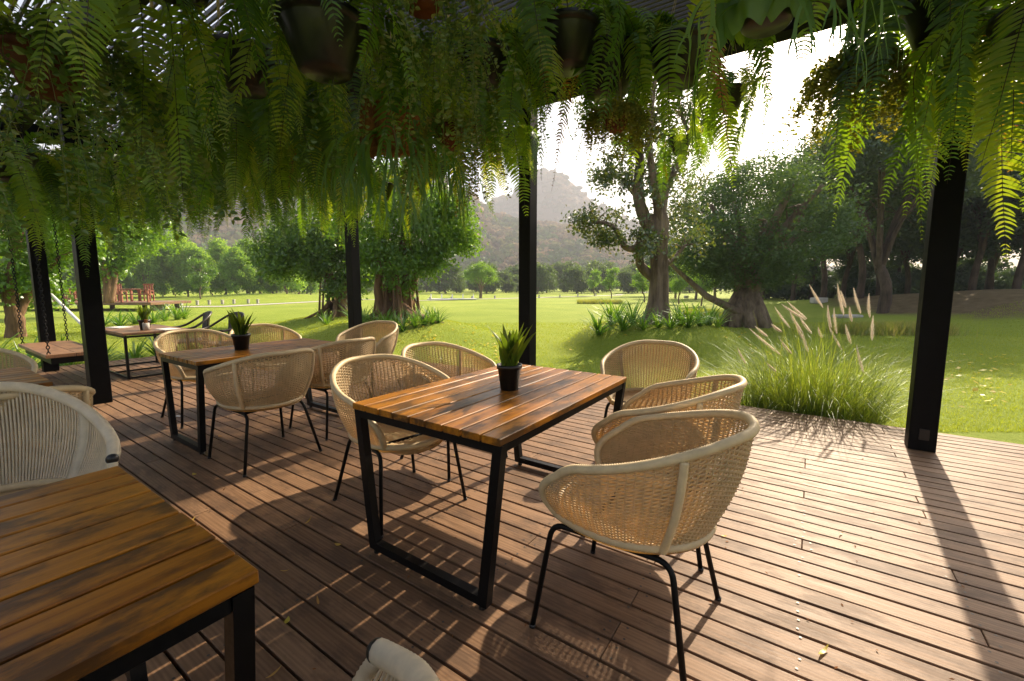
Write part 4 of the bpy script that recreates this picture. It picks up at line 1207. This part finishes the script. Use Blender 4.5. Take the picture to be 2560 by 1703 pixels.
# far tree line under the hill
ft = kind_tree('treeline_tree', '', 'tree', 28, 6.0, 3.6, .5, .2, 7500, .36, M['bushleaf'], M['bark'], 5, 'round', .5, 30)
fspots = [(690 + 38 * k + 10 * math.sin(k * 3.1), 86 + 8 * math.sin(k * 2.1), .78 + .18 * math.sin(k * 1.9)) for k in range(29)]
plant_row(ft, fspots, lambda i: f'{ORD[i]} tree from the left in the front row of the far tree line', 'far tree line below the hill')
fspots = [(660 + 44 * k + 12 * math.sin(k * 2.3), 112 + 9 * math.sin(k * 1.3), 1.05 + .25 * math.sin(k * 2.7)) for k in range(28)]
plant_row(ft, fspots, lambda i: f'{ORD[i]} tree from the left in the back row of the far tree line', 'far tree line below the hill', False)

# ---- hills
def hills():
    g = np.random.default_rng(4)
    def az_of(px): return math.atan((px - PX) / F_PX)
    def hill(name, label, ridge, r0, r1, r2, seed, ncrown, csize, cols, clabel):
        A = np.array([az_of(p[0]) for p in ridge]); E = np.array([(HOR - p[1]) / math.hypot(F_PX, p[0] - PX) for p in ridge])
        ph = np.random.default_rng(seed).uniform(0, 6.28, 12)
        def ht(a, r):
            e = np.interp(a, A, E); z1 = e * r1
            t = np.clip((r - r0) / (r1 - r0), 0, 1); up = t * t * (3 - 2 * t) * .55 + t * .45
            dn = np.clip((r - r1) / (r2 - r1), 0, 1)
            z = z1 * up * (1 - .8 * dn)
            nz = 0
            for k in range(5):
                fq = 10 * 1.9 ** k
                nz = nz + np.sin(a * fq + ph[k] + r * .009 * (k + 1)) * np.sin(r * .013 * 1.7 ** k + ph[k + 5]) * .5 ** k
            return EYE * .0 + z * (1 + .06 * nz * (t < .98)) + GZ - .2
        na, nr = 150, 46
        a = np.linspace(A[0], A[-1], na); r = np.r_[np.linspace(r0 - 3, r1, 34), np.linspace(r1, r2, 13)[1:]]
        AA, RR = np.meshgrid(a, r, indexing='ij')
        def xyz(AA, RR, ZZ_):
            return np.stack([FH[0] * RR * np.cos(AA) + RT[0] * RR * np.sin(AA), FH[1] * RR * np.cos(AA) + RT[1] * RR * np.sin(AA), ZZ_], -1)
        V = xyz(AA, RR, ht(AA, RR)).reshape(-1, 3)
        i, j = np.meshgrid(np.arange(na - 1), np.arange(nr - 1), indexing='ij'); b = (i * nr + j).ravel()
        Q = np.stack([b, b + nr, b + nr + 1, b + 1], 1)
        o = ob(name, mesh_big(name, V, Q, M['dirt'], True)); struct(o); o['label'] = label
        # crowns
        ca = g.uniform(A[0], A[-1], ncrown); cr = np.sqrt(g.uniform(r0 ** 2, (r1 * 1.04) ** 2, ncrown)); cz = ht(ca, cr)
        cc = xyz(ca, cr, cz); sz = csize * g.uniform(.6, 1.35, ncrown)
        patch = -.25 + np.sin(ca * 23 + cr * .025 + ph[0]) + np.sin(ca * 51 - cr * .05 + ph[1]) * .7 + g.normal(size=ncrown) * .9
        tcr = np.clip((cr - r0) / (r1 - r0), 0, 1)
        sel = patch + (tcr - .35) * 1.5
        cols = np.array(cols)
        ci = np.clip(((sel + 2.2) / 4.4 * len(cols)).astype(int), 0, len(cols) - 1)
        cols_c = cols[ci] * g.uniform(.75, 1.25, ncrown)[:, None]
        nl = 34
        d = g.normal(size=(ncrown, nl, 3)); d /= np.linalg.norm(d, axis=2)[:, :, None]; d[:, :, 2] = np.abs(d[:, :, 2]) * 1.0 - .25
        c = cc[:, None, :] + d * (sz[:, None, None] * g.uniform(.55, 1.0, (ncrown, nl, 1))) * np.array([1, 1, .85]) + np.array([0, 0, .35]) * sz[:, None, None]
        t1 = g.normal(size=d.shape); t1 = np.cross(d, t1); t1 /= np.linalg.norm(t1, axis=2)[:, :, None]; t2 = np.cross(d, t1)
        s = (sz[:, None, None] * .34)
        Vq = np.stack([c - t1 * s, c + t2 * s, c + t1 * s, c - t2 * s], 2).reshape(-1, 3)
        Qq = np.arange(len(Vq)).reshape(-1, 4)
        colv = np.repeat(cols_c, nl * 4, axis=0)
        o2 = ob(name + '_forest', mesh_big(name + '_forest', Vq, Qq, M['hillleaf'], False, colv)); stuff(o2); o2['label'] = clabel; o2['category'] = 'forest'
    colsA = [(.05, .09, .03), (.07, .12, .04), (.09, .13, .045), (.12, .13, .055), (.20, .155, .10), (.26, .185, .125), (.17, .15, .09)]
    ridgeA = [(-1600, 600), (-700, 480), (-100, 430), (300, 400), (700, 420), (1000, 440), (1110, 462), (1180, 492), (1230, 540), (1330, 560), (1450, 575), (1540, 612), (1620, 645), (1760, 675), (2100, 690), (2700, 700)]
    hill('near_hill', 'wooded near hill with dry brown trees', ridgeA, 200, 480, 600, 3, 9500, 4.6, colsA, 'green and dry brown forest covering the near hillside')
    colsB = [(.05, .075, .04), (.07, .09, .045), (.12, .10, .06), (.19, .13, .085), (.10, .10, .06)]
    ridgeB = [(700, 640), (1000, 600), (1180, 560), (1235, 512), (1290, 490), (1335, 440), (1395, 440), (1430, 468), (1480, 512), (1545, 545), (1650, 590), (1800, 640), (2100, 680), (2600, 695)]
    hill('far_peak', 'hazy far rocky peak', ridgeB, 620, 840, 960, 9, 4500, 6.5, colsB, 'pale forest covering the far peak')
hills()

# ---- far path, bollards, low planting, terrace
def path_strip():
    pts = [Gp(px, gd(py)) for px, py in ((430, 768), (560, 766), (700, 760), (900, 750), (1040, 752), (1200, 748), (1330, 745), (1460, 742), (1540, 738), (1640, 728), (1720, 724))]
    V = []; Fc = []
    for i, p in enumerate(pts):
        t = pts[min(i + 1, len(pts) - 1)] - pts[max(0, i - 1)]; t /= np.linalg.norm(t); s = np.array([-t[1], t[0], 0])
        for k in (-.6, .6):
            q = p + s * k; V.append((q[0], q[1], gz(q[0], q[1]) + .03))
    for i in range(len(pts) - 1): Fc.append((2 * i, 2 * i + 1, 2 * i + 3, 2 * i + 2))
    o = ob('garden_path', mesh_np('garden_path', V, Fc, M['concrete'])); struct(o)
path_strip()
bol = MB(); bol.box((0, 0, .15), (.16, .16, .30), None, .015); bol.box((0, 0, .325), (.19, .19, .05), None, .012)
bolm = bol.mesh('bollard', M['concrete'])
bpx = [(416, 766), (450, 765), (490, 764), (520, 763), (553, 762), (582, 761), (618, 760), (642, 760), (1040, 751), (1075, 750), (1128, 749), (1180, 748), (1237, 747), (1348, 745), (1400, 744), (1445, 742), (1490, 740)]
for i, (px, py) in enumerate(bpx):
    q = Gp(px, gd(py)); tag(ob('bollard', bolm, None, (q[0], q[1], gz(q[0], q[1])), (0, 0, .5)), f'{ORD[i]} pale bollard from the left along the far path', 'bollard', 'bollards along the far path')
# little white plank bridge
bq_ = Gp(1130, 45); br = thing('plank_bridge', 'low pale plank bridge on the far lawn left of the round tree', 'bridge', (bq_[0], bq_[1], gz(bq_[0], bq_[1])), math.atan2(RT[1], RT[0]) + .1)
MB().box((0, 0, .12), (5.0, 1.1, .10), None, .01).obj('deck_slab', M['white'], br)
for k in range(5):
    MB().box((-2.2 + 1.1 * k, .5, .40), (.10, .10, .46)).obj('rail_post', M['white'], br)
for i, (px, d, L_, lb) in enumerate(((1500, 36, 3.6, 'long low hedge of grass on the lawn beside the path'), (1760, 21, 1.6, 'low grassy tuft bed left of the bushy trunk'), (2240, 13.2, 3.2, 'bed of dark grass behind the plumes'))):
    q = Gp(px, d); g_ = np.random.default_rng(90 + i); n = 5200
    ex = g_.uniform(-L_ / 2, L_ / 2, n); ey = g_.normal(size=n) * .28
    c = np.stack([q[0] + RT[0] * ex + FH[0] * ey, q[1] + RT[1] * ex + FH[1] * ey, np.zeros(n)], 1); c[:, 2] = ghz(c[:, 0], c[:, 1])
    hh = g_.uniform(.2, .42, n)[:, None]; a = g_.uniform(0, 6.28, n); sd_ = np.stack([np.cos(a), np.sin(a), 0 * a], 1); ln = g_.normal(size=(n, 3)) * .35; ln[:, 2] = 1
    V = np.stack([c - sd_ * .012, c + sd_ * .012, c + ln * hh], 1).reshape(-1, 3)
    o = ob('grass_bed', mesh_big('grass_bed', V, np.arange(n * 3).reshape(-1, 3), M['blade'])); tag(o, lb, 'grass')

# stone blocks on the right lawn
for (px, py, sz, lb) in ((2050, 778, (.8, .45, .34), 'grey stone block left of the plumes on the lawn'), (2125, 797, (1.1, .5, .16), 'flat stone bench slab behind the plumes'), (1901, 758, (.5, .4, .3), 'pale stone block right of the bushy trunk'), (1717, 745, (.45, .4, .35), 'small pale stone block left of the bushy trunk')):
    q = Gp(px, gd(py)); st = ob('stone_block', MB().box((0, 0, sz[2] / 2 - .03), sz, None, .05).mesh('stone_block', M['concrete']), None, (q[0], q[1], gz(q[0], q[1])), (0, 0, .6)); tag(st, lb, 'stone')

# raised wooden terrace with red furniture
tq = Gp(250, 26.5)
te = thing('wooden_terrace', 'raised timber terrace with railing far left', 'terrace', (tq[0], tq[1], gz(tq[0], tq[1])), math.atan2(RT[1], RT[0]))
MB().box((-.3, 0, .42), (9.2, 3.2, .16), None, .01).obj('platform', M['swingwood'], te)
for k in range(5): MB().box((-4.4 + 2.05 * k, 1.0, .17), (.18, .18, .40)).obj('pile', M['barkd'], te)
MB().box((3.2, .2, .15), (.5, .5, .4)).obj('pile', M['concrete'], te)
for k in range(7): MB().box((-4.6 + 1.5 * k - .3, -1.5, .85), (.08, .08, .72)).obj('rail_post', M['redwood'], te)
MB().box((-.3, -1.5, 1.235), (9.0, .10, .045)).obj('rail', M['redwood'], te)
MB().box((-.3, -1.5, .95), (9.0, .04, .06)).obj('rail', M['redwood'], te)
def red_set(dx, lb, dy=.2):
    b = Vector((tq[0], tq[1], 0)); o = thing('picnic_table', lb, 'table', (tq[0] + RT[0] * dx + FH[0] * dy, tq[1] + RT[1] * dx + FH[1] * dy, gz(tq[0], tq[1]) + .50), math.atan2(RT[1], RT[0]), 'red wooden tables on the terrace')
    for k in range(5): MB().box((0, -.32 + .16 * k, .74), (1.5, .15, .04)).obj('top_board', M['redwood'], o)
    for sx in (-1, 1):
        for sy in (-1, 1): MB().box((sx * .62, sy * .28, .36), (.10, .10, .72)).obj('leg', M['redwood'], o)
def red_chair(dx, dy, lb, rz=0):
    o = thing('wooden_armchair', lb, 'chair', (tq[0] + RT[0] * dx + FH[0] * dy, tq[1] + RT[1] * dx + FH[1] * dy, gz(tq[0], tq[1]) + .50), math.atan2(RT[1], RT[0]) + rz, 'red wooden chairs on the terrace')
    MB().box((0, 0, .43), (.55, .52, .05)).obj('seat', M['redwood'], o)
    for k in range(4): MB().box((-.20 + .13 * k, .26, .74), (.09, .03, .56)).obj('back_slat', M['redwood'], o)
    MB().box((0, .262, 1.04), (.56, .04, .07)).obj('back_rail', M['redwood'], o)
    for sx in (-1, 1):
        for sy in (-1, 1): MB().box((sx * .245, sy * .22, .30), (.06, .06, .60)).obj('leg', M['redwood'], o)
        MB().box((sx * .245, 0, .63), (.07, .52, .035)).obj('armrest', M['redwood'], o)
red_set(-2.7, 'red wooden table on the terrace behind the thick post'); red_set(1.3, 'red wooden table on the terrace right of the forked trunk')
red_chair(-4.2, .6, 'red wooden armchair at the far left of the terrace'); red_chair(-3.6, -.6, 'red wooden armchair front left on the terrace', 3.1)
red_chair(-1.5, .5, 'red wooden armchair between the terrace tables'); red_chair(.2, .7, 'red wooden armchair just right of the forked trunk')
red_chair(2.3, .6, 'red wooden armchair near the terrace end', .3); red_chair(1.7, -.65, 'red wooden armchair in front of the right terrace table', 3.2)

# ---- fountain grass with plumes at the deck edge
def fountain():
    cx_, cy_ = .05, 5.80
    t = thing('fountain_grass', 'large fountain grass clump with pinkish plumes at the deck edge', 'grass', (cx_, cy_, GZ))
    g = np.random.default_rng(31); n = 2300; seg = 5
    a = g.uniform(0, 6.28, n); rb = np.sqrt(g.random(n)); bx0 = rb * np.cos(a) * .66; by0 = rb * np.sin(a) * .26
    lean = g.uniform(.05, .75, n) * (.4 + rb); az = a + g.normal(size=n) * .6; L = g.uniform(.35, 1.35, n) * (1.1 - .3 * rb); curl = g.uniform(.1, 2.3, n)
    p = np.stack([bx0, by0, np.zeros(n)], 1); V = []
    dh = np.stack([np.cos(az), np.sin(az), 0 * az], 1); sd_ = np.stack([-np.sin(az), np.cos(az), 0 * az], 1); wd = g.uniform(.002, .0058, n)
    for k in range(seg + 1):
        tt = k / seg; ang = lean + curl * tt ** 1.6
        V.append(p - sd_ * (wd * (1 - tt * .9))[:, None]); V.append(p + sd_ * (wd * (1 - tt * .9))[:, None])
        p = p + (dh * np.sin(ang)[:, None] + np.array([0, 0, 1]) * np.cos(ang)[:, None]) * (L / seg)[:, None]
    V = np.stack(V, 1)     # n, 2(seg+1), 3
    m_ = 2 * (seg + 1); Q = []
    base = np.arange(n)[:, None] * m_
    for k in range(seg): Q.append(base + np.array([[2 * k, 2 * k + 1, 2 * k + 3, 2 * k + 2]]))
    stuff(ob('blades', mesh_big('blades', V.reshape(-1, 3), np.concatenate(Q, 0), M['blade']), t))
    def plume_mesh(seed, L=.20, R=.024):
        gg = np.random.default_rng(seed); n2 = 1900; tt = gg.random(n2); an = gg.uniform(0, 6.28, n2); rad = R * np.sin(math.pi * np.clip(tt ** .7 * .88 + .10, 0, 1)) ** .8 * gg.uniform(.5, 1.2, n2)
        c = np.stack([.03 * tt ** 2, 0 * tt, tt * L], 1); d = np.stack([np.cos(an), np.sin(an), np.full(n2, .75)], 1)
        s_ = np.stack([-np.sin(an), np.cos(an), 0 * an], 1) * .0011
        Vp = np.stack([c - s_, c + s_, c + d * rad[:, None] * gg.uniform(.7, 1.3, n2)[:, None]], 1).reshape(-1, 3)
        Vc, Fc = tube_geo([(.03 * q * q, 0, q * L) for q in np.linspace(0, 1, 8)], [.011 * 0 + .0018 for q in np.linspace(0, 1, 8)], 5)
        return mesh_np('plume', [tuple(q) for q in Vp] + [tuple(q) for q in Vc], [(3 * i, 3 * i + 1, 3 * i + 2) for i in range(n2)] + [tuple(q + n2 * 3 for q in f) for f in Fc], M['plume'])
    PM = [plume_mesh(1), plume_mesh(2, .23, .027), plume_mesh(3, .19, .021)]
    plum = [(2020, 715, 2058, 770), (2092, 722, 2110, 790), (2100, 735, 2115, 770), (2132, 730, 2152, 785), (2166, 735, 2175, 795), (1930, 768, 1975, 820), (1950, 765, 2015, 800), (1965, 758, 2018, 798), (1975, 790, 2005, 830), (1995, 795, 2030, 835),
            (1885, 820, 1920, 842), (1882, 835, 1955, 890), (1838, 870, 1865, 910), (2065, 772, 2078, 820), (2082, 780, 2092, 835), (2064, 812, 2105, 875), (2112, 820, 2128, 860), (2180, 798, 2180, 852), (2120, 770, 2130, 805), (1985, 812, 2010, 850), (1912, 910, 1942, 930), (2000, 830, 2020, 880), (2135, 865, 2160, 935), (1945, 850, 1980, 885), (1925, 815, 1955, 830), (2040, 820, 2056, 845)]
    rr = random.Random(2)
    for (tx, ty, bx1, by1) in plum:
        d = 4.85 + rr.uniform(-.25, .35)
        tp = P(tx, ty, d); bp = P(bx1, by1, d + rr.uniform(-.05, .05))
        v = Vector(bp - tp); ax = -v.normalized()
        o = ob('plume', rr.choice(PM), t, Vector(bp) - Vector((cx_, cy_, GZ)), ax.to_track_quat('Z', 'X').to_euler(), v.length / .2 * .98)
        sc_ = v.length / .2; o.scale = (.85, .85, sc_)
        b0 = np.array([cx_ + rr.uniform(-.4, .4), cy_ + rr.uniform(-.15, .15), GZ]); mid = (b0 + bp) / 2 + np.array([0, 0, .12])
        MB().tube([b0 - [cx_, cy_, GZ], mid - [cx_, cy_, GZ], np.array(bp) - [cx_, cy_, GZ]], [.0022, .0018, .0014], 4, False).obj('stem', M['blade'], t)
fountain()

# ---- fallen leaves
dl = MB(); 
for i in range(5):
    pass
def fallen(label, x, y, z, s, rz, mat, long=False):
    V = []; n = 7; Fc = []
    for i in range(n):
        t = i / (n - 1); wv = (.5 if not long else .16) * math.sin(math.pi * (t * .96 + .02)) * s * .5
        zc = .35 * s * (.25 - (t - .5) ** 2 if not long else .22 * math.sin(t * 5))
        zc = max(0.0, .30 * s * (t - .5) ** 2 * 2)
        V += [(t * s - s / 2, -wv, zc + .22 * wv), (t * s - s / 2, 0, zc + .001), (t * s - s / 2, wv, zc + .30 * wv)]
    for i in range(n - 1): a = 3 * i; Fc += [(a, a + 3, a + 4, a + 1), (a + 1, a + 4, a + 5, a + 2)]
    o = ob('fallen_leaf', mesh_np('fallen_leaf', V, Fc, mat, True), None, (x, y, z), (0, 0, rz)); tag(o, label, 'leaf', 'fallen leaves on the deck')
def dpx(px, py):
    r = (px - PX) / F_PX * RT - (py - PY) / F_PX * UP + FW; t = (0.003 - EYE) / r[2]; q = t * r; return q[0], q[1]
for (px, py, s, long, mm, lb) in ((770, 1305, .075, True, 'deadleaf', 'long dry brown leaf on the deck left of the centre table'), (486, 1187, .045, False, 'deadleaf2', 'yellow leaf on the deck right of the rope chair'), (712, 1428, .04, True, 'deadleaf', 'curled leaf on the deck by the corner table'),
        (718, 1554, .04, False, 'deadleaf2', 'yellow leaf on the dark deck near the bottom'), (795, 1505, .06, True, 'deadleaf', 'curved dry leaf among the light stripes on the deck'), (845, 1363, .04, False, 'deadleaf', 'small tan leaf by the left foot of the centre table'),
        (852, 1070, .06, True, 'deadleaf2', 'yellow leaf on the deck between two tables'), (480, 1303, .07, True, 'deadleaf', 'pale twig-like leaf at the edge of the corner table'), (550, 1092, .05, False, 'deadleaf', 'orange leaf under the rear left table'),
        (1139, 1140, .045, True, 'deadleaf2', 'yellow leaf under the centre table'), (1810, 1341, .03, False, 'deadleaf2', 'small leaf on the sunny deck behind the near chair'), (2102, 1336, .05, True, 'deadleaf', 'brown leaf on the sunny deck'), (2260, 1218, .05, True, 'deadleaf2', 'pale leaf on the sunny deck near the post'), (2058, 1630, .08, True, 'deadleaf2', 'curled yellow leaf at the bottom of the sunny deck'), (685, 1685, .06, True, 'deadleaf', 'dry leaf on the deck at the bottom edge'), (215, 1033, .05, False, 'deadleaf2', 'yellow leaf at the foot of the thick post')):
    x, y = dpx(px, py); fallen(lb, x, y, .004, s, R_.uniform(0, 6.28), M[mm], long)
xs_, ys_ = dpx(446, 1041)
sp = ob('paper_scrap', MB().box((0, 0, .003), (.055, .035, .003), None, .001).mesh('paper_scrap', M['white']), None, (xs_, ys_, .003), (0, .05, .4)); tag(sp, 'small white paper scrap on the deck under the rear left table', 'paper')
g_ = np.random.default_rng(78); n = 420
c = np.stack([g_.uniform(-6, 2.5, n), g_.uniform(.6, 5.1, n), np.full(n, .004)], 1); a = g_.uniform(0, 6.28, n); s_ = g_.uniform(.003, .012, n)[:, None]
e1 = np.stack([np.cos(a), np.sin(a), g_.normal(size=n) * .25], 1); e2 = np.stack([-np.sin(a), np.cos(a), g_.normal(size=n) * .2], 1) * .4
V = np.stack([c - e1 * s_, c + e2 * s_, c + e1 * s_, c - e2 * s_], 1).reshape(-1, 3)
o = ob('deck_debris', mesh_big('deck_debris', V, np.arange(n * 4).reshape(-1, 4), M['fibre'])); stuff(o); o['label'] = 'tiny dry plant crumbs scattered over the deck'
# uncounted litter on the lawn
g_ = np.random.default_rng(77); n = 420
px_ = np.r_[g_.uniform(1050, 1330, 130), g_.uniform(2330, 2560, 90), g_.uniform(900, 1250, 120), g_.uniform(1400, 1950, 80)]
d_ = np.r_[g_.uniform(8, 11, 130), g_.uniform(5, 9, 90), g_.uniform(10, 13, 120), g_.uniform(7, 14, 80)]
c = np.array([Gp(a, b) for a, b in zip(px_, d_)]); c[:, 2] = ghz(c[:, 0], c[:, 1]) + .035
a = g_.uniform(0, 6.28, n); s_ = g_.uniform(.025, .055, n)[:, None]
e1 = np.stack([np.cos(a), np.sin(a), g_.normal(size=n) * .3], 1); e2 = np.stack([-np.sin(a), np.cos(a), g_.normal(size=n) * .3], 1) * .55
V = np.stack([c - e1 * s_, c + e2 * s_, c + e1 * s_, c - e2 * s_], 1).reshape(-1, 3)
o = ob('leaf_litter', mesh_big('leaf_litter', V, np.arange(n * 4).reshape(-1, 4), M['deadleaf2'])); stuff(o); o['label'] = 'scattered yellow fallen leaves on the lawn'

# ---- short grass blades on the near lawn and mounds
def lawn_blades():
    g = np.random.default_rng(55); n = 190000
    px = g.uniform(-250, 2800, n); d = 4.2 + (17.0 - 4.2) * g.random(n) ** 1.25
    k = (px - PX) / F_PX
    c = np.stack([FH[0] * d + RT[0] * d * k, FH[1] * d + RT[1] * d * k, 0 * d], 1)
    ok = (c[:, 1] > DY1 + .04) | (c[:, 0] < DX0 - .04); c = c[ok]; d = d[ok]; n = len(c)
    c[:, 2] = ghz(c[:, 0], c[:, 1]) - .006
    a = g.uniform(0, 6.28, n); hh = g.uniform(.018, .045, n) * (1 + d * .02); wd = .0016 + d * .00045
    sd_ = np.stack([np.cos(a), np.sin(a), 0 * a], 1) * wd[:, None]; ln = g.normal(size=(n, 3)) * .45; ln[:, 2] = 1
    V = np.stack([c - sd_, c + sd_, c + ln * hh[:, None]], 1).reshape(-1, 3)
    o = ob('lawn_grass', mesh_big('lawn_grass', V, np.arange(n * 3).reshape(-1, 3), M['lawnblade'])); stuff(o); o['label'] = 'short mown grass blades of the near lawn'; o['category'] = 'grass'
lawn_blades()

# ---- haze
HZ = NT('haze_air'); pv = HZ.n('ShaderNodeVolumePrincipled'); pv.inputs['Density'].default_value = .0009; pv.inputs['Color'].default_value = (.90, .94, 1.0, 1); pv.inputs['Anisotropy'].default_value = .0
HZ.l(pv.outputs[0], HZ.out.inputs['Volume'])
hz = MB().box((-150, 350, 128), (2300, 2300, 262)).obj('haze', HZ.m); stuff(hz)
